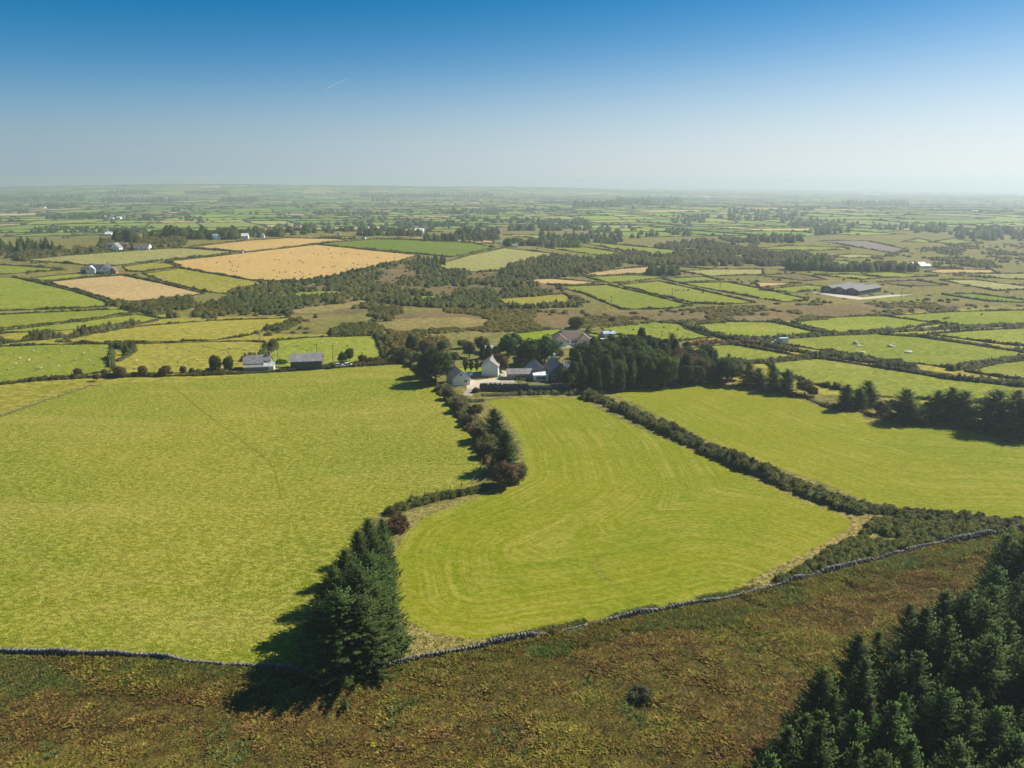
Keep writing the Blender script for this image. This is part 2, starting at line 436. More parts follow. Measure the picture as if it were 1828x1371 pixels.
# kind, label, outline in photograph pixels, hedge round it (width, height) or None
FIELDS = [
 ('verge', 'strip of dry grass between mown field and stone wall',
  [(700, 1188), (690, 1140), (695, 1060), (690, 1000), (700, 960), (735, 915), (830, 885), (940, 862), (960, 840), (1120, 800), (1440, 885), (1510, 903), (1600, 925), (1560, 960),
   (1480, 1019), (1380, 1047), (1300, 1067), (1200, 1085), (1000, 1127), (900, 1147), (760, 1171)], None),
 ('lp', 'wide tussocky pasture sloping down to the stone wall', LP, None),
 ('cf', 'mown field with curved rows in the middle', CF, None),
 ('rf', 'mown field beside the conifer row', RF, None),
 ('olive', 'dry corner field behind the wire fence', [(-60, 703), (0, 692), (150, 683), (160, 688), (97, 708), (0, 741), (-60, 760)], None),
 ('green', 'sheep pasture beyond the low field bank', [(-60, 622), (0, 619), (100, 616), (192, 615), (197, 640), (196, 662), (120, 672), (0, 683), (-60, 690)], (1.6, 1.2)),
 ('olive', 'sheep pasture behind the stone cottage', [(206, 616), (377, 611), (442, 610), (470, 612), (455, 640), (430, 658), (300, 666), (215, 668), (203, 645)], (1.6, 1.3)),
 ('green', 'pasture behind the dark barn', [(492, 609), (560, 603), (666, 600), (674, 615), (682, 637), (640, 645), (600, 650), (500, 655), (470, 650), (478, 622)], (1.8, 1.5)),
 ('olive', 'long pale pasture bounded by scrub', [(105, 610), (180, 594), (252, 583), (377, 573), (460, 570), (520, 568), (505, 576), (470, 588), (452, 596), (425, 601), (377, 607), (201, 612)], (2.0, 1.6)),
 ('green', 'narrow pasture under the brown hedge', [(-60, 600), (0, 591), (126, 577), (200, 567), (242, 562), (289, 569), (235, 577), (176, 584), (100, 590), (33, 593), (-60, 602)], (2.0, 1.8)),
 ('green', 'pasture strip below the left meadow', [(-60, 566), (0, 562), (110, 557), (214, 552), (241, 558), (180, 566), (126, 573), (0, 586), (-60, 594)], (2.2, 1.8)),
 ('green', 'sunlit meadow at the left edge', [(-60, 494), (0, 495), (28, 496), (84, 509), (141, 524), (186, 538), (191, 547), (110, 551), (0, 554), (-60, 557)], (2.4, 2.0)),
 ('tan', 'bare stubble field below the white farmhouse', [(83, 504), (161, 496), (221, 492), (290, 507), (362, 524), (322, 531), (252, 537), (209, 537), (187, 531), (141, 518)], (2.6, 2.2)),
 ('green', 'grass strip in front of the white farmhouse', [(53, 497), (100, 492), (141, 488), (185, 490), (160, 494), (75, 502)], (2.0, 1.6)),
 ('green', 'grass strip left of the white farmhouse', [(-60, 470), (0, 473), (108, 480), (113, 482), (40, 487), (0, 490), (-60, 494)], (2.4, 2.0)),
 ('pale', 'pale hay field above the white farmhouse', [(42, 464), (126, 456), (252, 447), (297, 444), (327, 443), (423, 450), (377, 457), (264, 467), (209, 474), (161, 473), (100, 468)], (2.6, 2.2)),
 ('olive', 'olive field right of the stubble', [(258, 489), (300, 483), (322, 479), (377, 489), (460, 503), (470, 507), (420, 514), (405, 524), (370, 521), (300, 504)], (2.6, 2.0)),
 ('olive', 'small paddock right of the white farmhouse', [(222, 476), (270, 469), (296, 470), (318, 476), (290, 480), (255, 485), (230, 484)], (2.0, 1.5)),
 ('straw', 'narrow gold stubble field on the hill', [(340, 441), (440, 430), (515, 425), (601, 427), (619, 430), (563, 436), (440, 450), (433, 449)], (2.6, 2.0)),
 ('straw', 'large gold stubble field with grazing cattle', [(300, 467), (377, 459), (460, 449), (566, 437), (660, 447), (750, 456), (692, 470), (611, 490), (541, 505), (508, 503), (440, 498), (377, 486), (314, 477), (328, 473)], (2.6, 2.0)),
 ('deep', 'green field on the crest of the hill', [(567, 436), (621, 431), (676, 427), (717, 428), (842, 434), (882, 442), (805, 459), (757, 454)], (2.6, 2.0)),
 ('tan', 'thin tan strip beyond the gold field', [(573, 424), (631, 423), (631, 427), (610, 426)], (2.4, 1.8)),
 ('tan', 'tan field beyond the green crest', [(712, 425), (767, 423), (880, 430), (878, 435), (792, 430)], (2.4, 1.8)),
 ('pale', 'pale grass field above the scrub valley', [(776, 474), (840, 456), (900, 443), (986, 453), (980, 459), (932, 467), (893, 484), (852, 485), (797, 481)], (2.6, 2.2)),
 ('green', 'green paddock in the scrub valley', [(485, 531), (541, 521), (601, 519), (621, 525), (566, 530)], None),
 ('green', 'thin green clearing in the scrub', [(687, 531), (767, 528), (827, 532), (755, 536)], None),
 ('rough', 'tawny clearing in the scrub', [(465, 558), (536, 551), (656, 535), (659, 544), (566, 559)], None),
 ('brown', 'brown heath patch in the valley', [(691, 563), (760, 556), (832, 560), (870, 570), (817, 578), (720, 575)], None),
 ('rough', 'tawny slope in the valley', [(640, 580), (720, 570), (820, 566), (880, 572), (860, 584), (720, 590)], None),
 ('rough', 'straw coloured clearing behind the farm trees', [(747, 600), (790, 594), (855, 590), (883, 597), (817, 607), (749, 606)], None),
 ('green', 'long green field beyond the tan strip', [(959, 440), (1027, 439), (1127, 454), (1090, 459), (1030, 450)], (2.6, 2.2)),
 ('green', 'sunlit field beside the valley wood', [(1027, 431), (1080, 435), (1211, 447), (1208, 454), (1190, 459), (1140, 453)], (2.6, 2.2)),
 ('pale', 'thin pale strip by the wood edge', [(898, 419), (959, 420), (1027, 428), (1020, 430), (950, 425)], (2.4, 2.0)),
 ('tan', 'tan wedge beside the dark wood', [(985, 453), (1027, 457), (1058, 463), (1030, 464)], None),
 ('tan', 'tan field by the dark spinney', [(1064, 486), (1110, 480), (1163, 476), (1158, 488), (1090, 491), (1027, 494)], (2.4, 2.0)),
 ('tan', 'tan field above the green paddocks', [(930, 500), (985, 498), (1068, 504), (1040, 508), (990, 509)], (2.4, 1.8)),
 ('green', 'green paddock with a lone pole', [(994, 512), (1085, 509), (1140, 522), (1232, 545), (1190, 551), (1111, 552), (1048, 525)], (2.6, 2.0)),
 ('green', 'small green field below the spinney', [(1048, 495), (1110, 492), (1174, 492), (1178, 496), (1106, 505), (1090, 505)], (2.4, 1.8)),
 ('green', 'long green field with dark cattle', [(1107, 509), (1177, 502), (1260, 521), (1347, 540), (1290, 543), (1242, 541), (1170, 525)], (2.6, 2.0)),
 ('green', 'narrow field above the cattle', [(1185, 498), (1258, 494), (1284, 501), (1211, 504)], (2.4, 1.8)),
 ('green', 'green field left of the long sheds', [(1216, 506), (1300, 504), (1360, 516), (1440, 534), (1400, 539), (1348, 531)], (2.6, 2.0)),
 ('pale', 'pale field behind the spinney', [(1211, 484), (1280, 481), (1360, 481), (1360, 490), (1274, 493)], (2.4, 1.8)),
 ('green', 'thin green strip behind the spinney', [(1208, 476), (1279, 475), (1268, 480)], (2.2, 1.6)),
 ('green', 'narrow strip left of the scrub', [(880, 521), (977, 519), (906, 524), (880, 526)], None),
 ('olive', 'rushy paddock at the scrub edge', [(888, 534), (1006, 525), (1022, 536), (1016, 543), (919, 548)], (1.8, 1.4)),
 ('lawn', 'bright meadow behind the brown roofed bungalow', [(920, 596), (995, 588), (1069, 598), (1060, 607), (980, 611), (932, 608)], (1.6, 1.4)),
 ('green', 'pasture with scattered sheep behind the wood', [(1078, 586), (1169, 575), (1215, 579), (1219, 587), (1267, 602), (1200, 609), (1142, 600), (1090, 596)], (2.2, 1.8)),
 ('green', 'field beyond the brown hedge', [(1246, 581), (1300, 575), (1379, 576), (1420, 584), (1468, 594), (1400, 601), (1330, 603), (1270, 595)], (2.4, 2.0)),
 ('green', 'field in front of the brown hedge', [(1225, 625), (1260, 619), (1311, 616), (1360, 625), (1425, 636), (1360, 643), (1300, 646), (1240, 645)], (2.4, 2.0)),
 ('green', 'broad field right of the moor', [(1417, 576), (1495, 567), (1571, 564), (1673, 578), (1579, 589), (1532, 594), (1492, 594)], (2.2, 1.8)),
 ('green', 'broad field at the right edge', [(1580, 564), (1710, 557), (1828, 554), (1900, 552), (1900, 575), (1828, 578), (1716, 581), (1680, 577)], (2.2, 1.8)),
 ('green', 'pasture with pale boulders', [(1363, 610), (1430, 602), (1574, 597), (1632, 600), (1730, 613), (1828, 628), (1828, 635), (1760, 645), (1695, 656), (1637, 648), (1537, 635), (1430, 619)], (2.6, 2.2)),
 ('green', 'pasture right of the boulders', [(1660, 597), (1740, 591), (1828, 586), (1900, 582), (1900, 630), (1828, 617), (1794, 614)], (2.4, 2.0)),
 ('green', 'small field behind the conifer row', [(1729, 663), (1770, 653), (1828, 644), (1900, 635), (1900, 685), (1828, 679), (1786, 672)], (2.4, 2.0)),
 ('green', 'long field along the conifer row', [(1375, 650), (1440, 641), (1470, 641), (1570, 657), (1681, 676), (1828, 691), (1900, 698), (1900, 735), (1828, 722), (1732, 716), (1564, 706), (1477, 690), (1400, 668)], (2.8, 2.4)),
 ('green', 'grass strip left of the sheds', [(1358, 518), (1442, 509), (1490, 514), (1421, 522)], (2.4, 1.8)),
 ('tan', 'tan field behind the sheds', [(1348, 504), (1429, 506), (1358, 512)], (2.2, 1.6)),
 ('green', 'grass in front of the long sheds', [(1537, 534), (1597, 529), (1658, 533), (1563, 537)], None),
 ('yard', 'pale yard round the long sheds', [(1448, 521), (1484, 523), (1540, 531), (1592, 526), (1630, 526), (1598, 529), (1535, 535), (1500, 531)], None),
 ('brown', 'brown field left of the dark wood', [(1348, 491), (1427, 489), (1474, 499), (1435, 501)], (2.2, 1.6)),
 ('green', 'field behind the sheds', [(1461, 491), (1520, 490), (1574, 496), (1537, 499)], (2.2, 1.6)),
 ('green', 'field right of the dark wood', [(1540, 488), (1590, 486), (1670, 493), (1584, 496)], (2.2, 1.6)),
 ('straw', 'straw field below the white sheds', [(1653, 485), (1680, 481), (1768, 482), (1778, 487), (1684, 488)], (2.2, 1.6)),
 ('pale', 'pale field at the right edge', [(1703, 492), (1768, 489), (1900, 488), (1900, 500), (1828, 499), (1773, 496)], (2.4, 1.8)),
 ('pale', 'long pale field at the right edge', [(1680, 500), (1742, 500), (1828, 511), (1900, 518), (1900, 524), (1828, 517), (1778, 519)], (2.4, 1.8)),
 ('deep', 'green field below the long pale field', [(1685, 526), (1742, 525), (1828, 536), (1900, 543), (1900, 547), (1828, 540), (1768, 538)], (2.4, 1.8)),
 ('brown', 'brown field right of the sheds', [(1569, 504), (1637, 501), (1689, 509), (1620, 511)], (2.2, 1.6)),
 ('green', 'light field beyond the valley scrub', [(1350, 444), (1408, 439), (1505, 442), (1516, 446), (1427, 448)], (2.4, 1.8)),
 ('pale', 'pale field in the right distance', [(1488, 457), (1521, 454), (1597, 458), (1516, 461)], (2.4, 1.8)),
 ('soil', 'ploughed field in the right distance', [(1464, 430), (1547, 430), (1620, 446), (1595, 452), (1516, 439)], (2.4, 1.8)),
 ('green', 'field above the dark wood on the right', [(1474, 465), (1510, 466), (1540, 473), (1500, 474)], (2.2, 1.6)),
 ('green', 'far field beside the ploughed land', [(1612, 432), (1640, 426), (1672, 433)], (2.2, 1.6)),
 ('green', 'far field on the right with a curved edge', [(1672, 431), (1700, 426), (1752, 434), (1690, 436)], (2.2, 1.6)),
 # farm courtyard
 ('lawn', 'farm lawn with three clipped trees', [(800, 672), (812, 660), (850, 650), (900, 650), (985, 655), (985, 664), (900, 667), (830, 670)], None),
 ('yard', 'pale concrete farm yard', [(833, 692), (834, 683), (840, 677), (850, 679), (880, 675), (912, 672), (926, 689), (885, 690), (858, 692), (850, 695), (836, 697)], None),
 ('yard', 'gravel turning area by the green gabled house', [(891, 668), (896, 661), (911, 662), (918, 674), (905, 676)], None),
 ('track', 'gravel drive past the blue car', [(832, 680), (828, 668), (845, 663), (868, 663), (862, 668), (840, 671), (842, 680)], None),
 ('track', 'farm track below the yard', [(826, 704), (834, 694), (850, 694), (842, 708)], None),
 ('yard', 'concrete pad between cottage and barn', [(488, 661), (500, 655), (518, 656), (520, 661), (500, 664)], None),
 ('track', 'terrace in front of the bungalow', [(972, 617), (985, 613), (1060, 615), (1072, 613), (1075, 618), (1000, 621)], None),
]
FARLINE = [(-400, 428), (0, 425), (260, 432), (300, 430), (350, 424), (520, 420), (720, 417), (900, 411), (1040, 424), (1210, 430),
           (1350, 430), (1500, 421), (1828, 423), (2300, 423)]

cdt_v, cdt_f = [], []
def add_poly(P):
    i0 = len(cdt_v)
    cdt_v.extend((float(p[0]), float(p[1])) for p in P)
    cdt_f.append(list(range(i0, i0 + len(P))))

def ccw(P):
    a = sum(P[i][0] * P[(i + 1) % len(P)][1] - P[(i + 1) % len(P)][0] * P[i][1] for i in range(len(P)))
    return P if a > 0 else P[::-1]

moor_px = WALL + [(2000, 1500), (1000, 1900), (0, 1900), (-300, 1500)]
REG = [('moor', 'brown heather moor below the stone wall', ground(densify(moor_px, 25, True)))]
BASE = [('olive', 'grass banks between the right-hand pastures', [(1215, 585), (1300, 566), (1500, 560), (1700, 553), (1900, 548), (1900, 745), (1600, 725), (1480, 705), (1340, 690), (1225, 655)]),
        ('olive', 'grass banks between the left-hand pastures', [(-60, 560), (240, 548), (300, 565), (420, 566), (520, 566), (450, 597), (680, 597), (690, 648), (430, 672), (200, 685), (-60, 700)]),
        ('brown', 'brown boggy heath across the middle of the plain', [(690, 562), (780, 553), (880, 553), (1020, 551), (1100, 558), (1300, 550), (1480, 543), (1680, 543), (1760, 541), (1690, 553), (1420, 573), (1240, 577), (1060, 582), (900, 592), (860, 598), (720, 602), (692, 588)]),
        ('brown', 'dark brown scrub floor of the valley', [(395, 535), (430, 516), (545, 510), (640, 494), (755, 462), (800, 482), (895, 488), (930, 500), (1000, 514), (1042, 532), (1020, 548), (900, 553), (700, 546), (640, 560), (560, 562), (430, 562)])]
for kind, label, poly in BASE:
    REG.append((kind, label, ground(densify(poly, 14, True))))
for kind, label, poly, hd in FIELDS:
    P = ground(densify(poly, 14, True))
    REG.append((kind, label, P))
for k, l, P in REG:
    add_poly(ccw(P[:, :2]))
NHAND = len(cdt_f)

# far patchwork: rotated, warped, recursively split blocks of farmland
far_r = np.hypot(*ground(np.array(FARLINE))[:, :2].T)
far_a = np.arctan2(*ground(np.array(FARLINE))[:, :2].T)
def beyond(x, y):
    return np.hypot(x, y) > np.interp(np.arctan2(x, y), far_a, far_r)
CELLS = []
def split(x0, y0, x1, y1, rnd, depth=0):
    cx, cy_ = (x0 + x1) / 2, (y0 + y1) / 2
    ca, sa = math.cos(0.32), math.sin(0.32)
    wx, wy = cx * ca - cy_ * sa, cx * sa + cy_ * ca
    r = math.hypot(wx, wy)
    size = 75 + 0.020 * r
    w, h = x1 - x0, y1 - y0
    far_out = abs(math.atan2(wx, wy)) > 0.85 or wy < 0
    if depth > 2 and far_out and max(w, h) < 1500: return
    if max(w, h) > size * (1.15 + 0.9 * rnd.random()):
        t = 0.36 + 0.28 * rnd.random()
        if w > h * 1.25 or (w > h * 0.8 and rnd.random() < 0.5):
            xm = x0 + w * t
            split(x0, y0, xm, y1, rnd, depth + 1); split(xm, y0, x1, y1, rnd, depth + 1)
        else:
            ym = y0 + h * t
            split(x0, y0, x1, ym, rnd, depth + 1); split(x0, ym, x1, y1, rnd, depth + 1)
        return
    c = [(x0, y0), (x1, y0), (x1, y1), (x0, y1)]
    P = []
    for i in range(4):
        a, b = c[i], c[(i + 1) % 4]
        for t in (0, 0.5):
            P.append((a[0] + (b[0] - a[0]) * t, a[1] + (b[1] - a[1]) * t))
    P = np.array(P)
    X = P[:, 0] * ca - P[:, 1] * sa; Y = P[:, 0] * sa + P[:, 1] * ca
    s = 260.0
    X2 = X + (vnoise(X / s, Y / s, 21) - 0.5) * 150; Y2 = Y + (vnoise(X / s + 40, Y / s, 22) - 0.5) * 150
    CELLS.append(np.stack([X2, Y2], 1))
split(-11000, -6000, 12000, 13000, random.Random(5))
CELLS = [c for c in CELLS if beyond(c[:, 0], c[:, 1]).all() and np.hypot(c[:, 0], c[:, 1]).max() < 10100
         and np.abs(np.arctan2(c[:, 0], c[:, 1])).max() < 0.8]
for c in CELLS:
    add_poly(ccw(c))

pts = []
r = 18.0
while r < 11800:
    dr = max(3.2, r * 0.021)
    da = dr * 1.3 / r
    n = int(1.9 / da)
    a = (np.arange(n) + 0.5) / n * 1.9 - 0.95 + rng.uniform(-0.3, 0.3, n) * da
    rr = r + rng.uniform(-0.35, 0.35, n) * dr
    pts.append(np.stack([np.sin(a) * rr, np.cos(a) * rr], 1))
    r += dr
# finer net under the heather
mx, my = np.meshgrid(np.arange(-70, 150, 1.5), np.arange(55, 215, 1.5))
mq = np.column_stack([mx.ravel(), my.ravel()]) + rng.uniform(-0.4, 0.4, (mx.size, 2))
mq = mq[inside(mq[:, 0], mq[:, 1], REG[0][2][:, :2])]
mdep = mq[:, 1] * _cp + CAMZ * _sp
mu, mv = mq[:, 0] / mdep * FPX, (CAMZ * _cp - mq[:, 1] * _sp) / mdep * FPX
pts.append(mq[(np.abs(mu) < 960) & (mv < 740)])
pts = np.concatenate(pts)
cdt_v.extend(map(tuple, pts.tolist()))
cv, ce, cfaces, ov, oe, of = delaunay_2d_cdt([Vector(p) for p in cdt_v], [], cdt_f, 0, 0.02, True)
cv = np.array([tuple(p) for p in cv]); cfaces = np.array([list(f) for f in cfaces if len(f) == 3] if any(len(f) != 3 for f in cfaces) else cfaces, np.int32)
reg = np.full(len(cfaces), -1)
for i, o in enumerate(of):
    if o:
        hand = [q for q in o if q < NHAND]
        reg[i] = max(hand) if hand else min(o)
# keep triangles facing up
e1 = cv[cfaces[:, 1]] - cv[cfaces[:, 0]]; e2 = cv[cfaces[:, 2]] - cv[cfaces[:, 0]]
flip = (e1[:, 0] * e2[:, 1] - e1[:, 1] * e2[:, 0]) < 0
cfaces[flip] = cfaces[flip][:, ::-1]
CZ = hgt(cv[:, 0], cv[:, 1])
V3 = np.column_stack([cv, CZ])

def submesh(mask):
    f = cfaces[mask]
    idx, inv = np.unique(f, return_inverse=True)
    return V3[idx], inv.reshape(f.shape)

GROUND_NAME = {'moor': 'moor', 'yard': 'yard', 'track': 'track', 'lawn': 'lawn', 'verge': 'verge'}
FIELD_OBJ = []
for i, (kind, label, P) in enumerate(REG):
    m = reg == i
    if not m.any():
        FIELD_OBJ.append(None); continue
    V, F = submesh(m)
    attrs = None
    if kind in ('cf', 'rf'):
        ep = ground(densify((CF[16:] if kind == 'cf' else RF[13:]), 20))
        attrs = {"edge_dist": dist_poly(V[:, 0], V[:, 1], ep, False)}
    if kind == 'moor':
        V = V.copy(); V[:, 2] += ((fbm(V[:, 0] / 6, V[:, 1] / 6, 4) - 0.5) * 1.0) * sstep(0.2, 4, dist_poly(V[:, 0], V[:, 1], P))
    o = link(GROUND_NAME.get(kind, 'field'), mesh_np(kind, V, F, MAT[kind], smooth=True, attrs=attrs))
    o["kind"] = "structure"; o["label"] = label
    FIELD_OBJ.append(o)
V, F = submesh(reg == -1)
o = link("ground", mesh_np("ground", V, F, MAT['scrub'], smooth=True)); o["kind"] = "structure"
o["label"] = "rough brown and olive scrub ground between the fields"

# far patchwork as one sheet, each field with its own crop colour
CROP = np.array([(0.155, 0.205, 0.022), (0.190, 0.225, 0.028), (0.125, 0.180, 0.022), (0.225, 0.230, 0.045), (0.180, 0.195, 0.040),
                 (0.095, 0.155, 0.022), (0.250, 0.225, 0.065), (0.370, 0.265, 0.110), (0.130, 0.135, 0.040), (0.175, 0.22, 0.025), (0.15, 0.195, 0.025)])
m = reg >= NHAND
f = cfaces[m]
rv = np.random.default_rng(3)
CROP = CROP * np.array([1.05, 1.15, 1.0])
ccol = CROP[rv.integers(0, len(CROP), len(CELLS))] * rv.uniform(0.85, 1.15, (len(CELLS), 1))
cellc = np.array([c.mean(0) for c in CELLS])
lowland = sstep(150, 3500, cellc[:, 0] + 600)[:, None] * 0.30       # more moor and rushes towards the right
ccol = ccol * (1 - lowland) + np.array([0.125, 0.135, 0.055]) * lowland
Vf = V3[f].reshape(-1, 3)
cols = np.repeat(ccol[reg[m] - NHAND], 3, axis=0)
s = NB("patchwork_turf")
col = s.attr("tint").outputs["Color"]
n1 = s.noise(s.pos(), 0.02, 3, 0.6); n2 = s.noise(s.pos((0.5, 1.2, 1), 0.3), 0.09, 3, 0.6)
col = s.hsv(col, v=s.math('ADD', s.math('MULTIPLY', s.math('ADD', n1, n2), 0.45), 0.55))
s.pbr(col, 0.95, None, 0.05)
o = link("farmland", mesh_np("farmland", Vf, np.arange(len(Vf)).reshape(-1, 3), s.m, col=cols))
o["kind"] = "structure"; o["label"] = "patchwork of small distant fields reaching the horizon"

# sea beyond the coast
s = NB("sea_water")
s.pbr((0.02, 0.05, 0.07), 0.25, s.bump(s.noise(s.pos(), 0.08, 4), 0.3, 1.0), 0.5)
R = 45000.0
sea = link("sea", mesh_np("sea", [(-R, -200, SEA_Z), (R, -200, SEA_Z), (R, R, SEA_Z), (-R, R, SEA_Z)], [(0, 1, 2, 3)], s.m))
sea["kind"] = "structure"
# ------------------------------------------------------------------ foliage builders
def unit(v):
    return v / np.maximum(np.linalg.norm(v, axis=-1, keepdims=True), 1e-9)

def rand_unit(g, n):
    return unit(g.normal(size=(n, 3)))

def leaf_tris(g, P, N, size, tint, spread=0.45):
    """one small triangle per point, its shading normal near N"""
    n = len(P)
    flat = lambda v: unit(v - 0.72 * (v * N).sum(1, keepdims=True) * N)
    a, b = flat(rand_unit(g, n)), flat(rand_unit(g, n))
    c = unit(-(a + b) * 0.5 + 0.2 * flat(rand_unit(g, n)))
    sz = (np.asarray(size) * g.uniform(0.6, 1.3, n))[:, None]
    V = np.stack([P + a * sz, P + b * sz, P + c * sz], 1)
    ng = np.cross(V[:, 1] - V[:, 0], V[:, 2] - V[:, 0])
    fl = (ng * N).sum(1) < 0
    V[fl] = V[fl][:, ::-1]
    NN = np.repeat(unit(N + spread * rand_unit(g, n)), 3, axis=0)
    return V.reshape(-1, 3), np.arange(3 * n).reshape(-1, 3), NN, np.repeat(tint, 3, axis=0)

def join(parts):
    V, F, N, C = [], [], [], []
    k = 0
    for v, f, n, c in parts:
        V.append(v); F.append(f + k); N.append(n); C.append(c); k += len(v)
    return np.concatenate(V), np.concatenate(F), np.concatenate(N), np.concatenate(C)

def tintv(g, n, lo=0.6, hi=1.5, warm=0.25):
    t = g.uniform(lo, hi, n)[:, None]
    w = g.uniform(-warm, warm, n)[:, None]
    return t * np.concatenate([1 + w, np.ones_like(w), 1 - 0.5 * w], 1)

def taper_tube(pts, radii, sides=7):
    V, F = [], []
    pts = [Vector(p) for p in pts]
    for i, p in enumerate(pts):
        d = (pts[min(i + 1, len(pts) - 1)] - pts[max(i - 1, 0)]).normalized()
        u = d.orthogonal().normalized(); w = d.cross(u)
        for j in range(sides):
            a = 2 * math.pi * j / sides
            V.append(tuple(p + (u * math.cos(a) + w * math.sin(a)) * radii[i]))
    for i in range(len(pts) - 1):
        for j in range(sides):
            F.append((i * sides + j, i * sides + (j + 1) % sides, (i + 1) * sides + (j + 1) % sides, (i + 1) * sides + j))
    return V, F

def tubes_mesh(name, tubes, mat):
    V, F = [], []
    for v, f in tubes:
        k = len(V); V += v; F += [tuple(i + k for i in q) for q in f]
    return mesh_np(name, V, np.array(F), mat, smooth=True)

def make_spruce(seed, h=14.0, R=3.0, dense=1.0, twig=1.0, lean=0.3, prof=0.82):
    g = np.random.default_rng(seed)
    lx, ly = g.uniform(-lean, lean, 2)
    tube = taper_tube([(0, 0, -0.4), (lx * 0.2, ly * 0.2, h * 0.35), (lx * 0.6, ly * 0.6, h * 0.7), (lx, ly, h * 0.985)],
                      [0.017 * h, 0.013 * h, 0.007 * h, 0.015])
    base, tip, wid, nor, tin = [], [], [], [], []
    z = h * 0.05
    gaps = g.uniform(0, 6.283, 3)
    while z < h * 0.985:
        f = z / h
        nb = int(g.integers(5, 9) * dense)
        L0 = R * (1 - f) ** prof * (0.62 + 0.45 * min(1, f / 0.12)) + 0.22
        ax = np.array([lx * f, ly * f, 0])
        for b in range(nb):
            a = g.uniform(0, 2 * math.pi)
            L = L0 * g.uniform(0.55, 1.18) * (1 + 0.22 * math.sin(2 * a + gaps[0]) * (1 - f))
            z0 = z + g.uniform(-0.2, 0.2)
            rise = (0.55 * f - 0.10) * L
            d = np.array([math.cos(a), math.sin(a), 0]); sd = np.array([-d[1], d[0], 0])
            k = max(3, int(L / (0.30 * twig)))
            t = np.linspace(0.18, 1, k)
            cz = z0 + rise * t - 0.30 * L * (1 - f) * np.sin(t * 2.1) * 0.7 + 0.16 * L * t ** 3
            P = ax + d * (L * t)[:, None] + np.array([0, 0, 1]) * cz[:, None]
            for side in (-1, 1):
                tl = (0.16 * L + 0.24) * (1.15 - 0.75 * t) * g.uniform(0.7, 1.25, k)
                dd = unit(d * 0.75 + side * sd * g.uniform(0.5, 1.0, (k, 1)) + np.array([0, 0, -1]) * g.uniform(-0.12, 0.42, (k, 1)))
                base.append(P); tip.append(P + dd * tl[:, None]); wid.append(0.085 * twig + 0.16 * tl)
                nor.append(np.tile(d * 0.55 + [0, 0, 0.85], (k, 1)) + 0.3 * dd); tin.append(g.uniform(0.65, 1.25) * g.uniform(0.75, 1.3, k))
            # leading shoot
            base.append(P[-1:]); tip.append(P[-1:] + (d * 0.30 + [0, 0, 0.10 + 0.25 * f])[None] * (0.5 + 0.1 * L)); wid.append(np.array([0.10]))
            nor.append((d * 0.6 + [0, 0, 0.8])[None]); tin.append(np.array([1.5]))
        z += g.uniform(0.24, 0.42) * (0.7 + 0.5 * (1 - f)) * h / 14
    # leader
    for q in range(8):
        a = q * 0.8; zz = h * (0.94 + 0.008 * q)
        base.append(np.array([[lx, ly, zz]])); tip.append(np.array([[lx + math.cos(a) * 0.3, ly + math.sin(a) * 0.3, zz + 0.28]]))
        wid.append(np.array([0.07])); nor.append(np.array([[math.cos(a), math.sin(a), 1.0]])); tin.append(np.array([1.3]))
    B, T, Wd, N, Tn = map(np.concatenate, (base, tip, wid, nor, tin))
    n = len(B)
    sdv = unit(np.cross(T - B, rand_unit(g, n) * 0.6 + np.array([0, 0, 1])))
    M = B + (T - B) * 0.45
    V = np.stack([B, M + sdv * Wd[:, None], T, M - sdv * Wd[:, None]], 1).reshape(-1, 3)
    F = np.arange(4 * n).reshape(-1, 4)
    fn = np.cross(V[1::4] - V[0::4], V[2::4] - V[0::4]); fl = (fn * N).sum(1) < 0
    F[fl] = F[fl][:, ::-1]
    NN = np.repeat(unit(unit(N) + 0.35 * rand_unit(g, n)), 4, axis=0)
    tint = np.repeat(Tn[:, None] * np.stack([g.uniform(0.85, 1.2, n), np.ones(n), g.uniform(0.8, 1.35, n)], 1), 4, axis=0)
    crown = mesh_np("spruce_crown", V, F, MAT['spruce'], col=tint, normals=NN)
    trunk = tubes_mesh("spruce_trunk", [tube], MAT['bark'])
    return trunk, crown, h

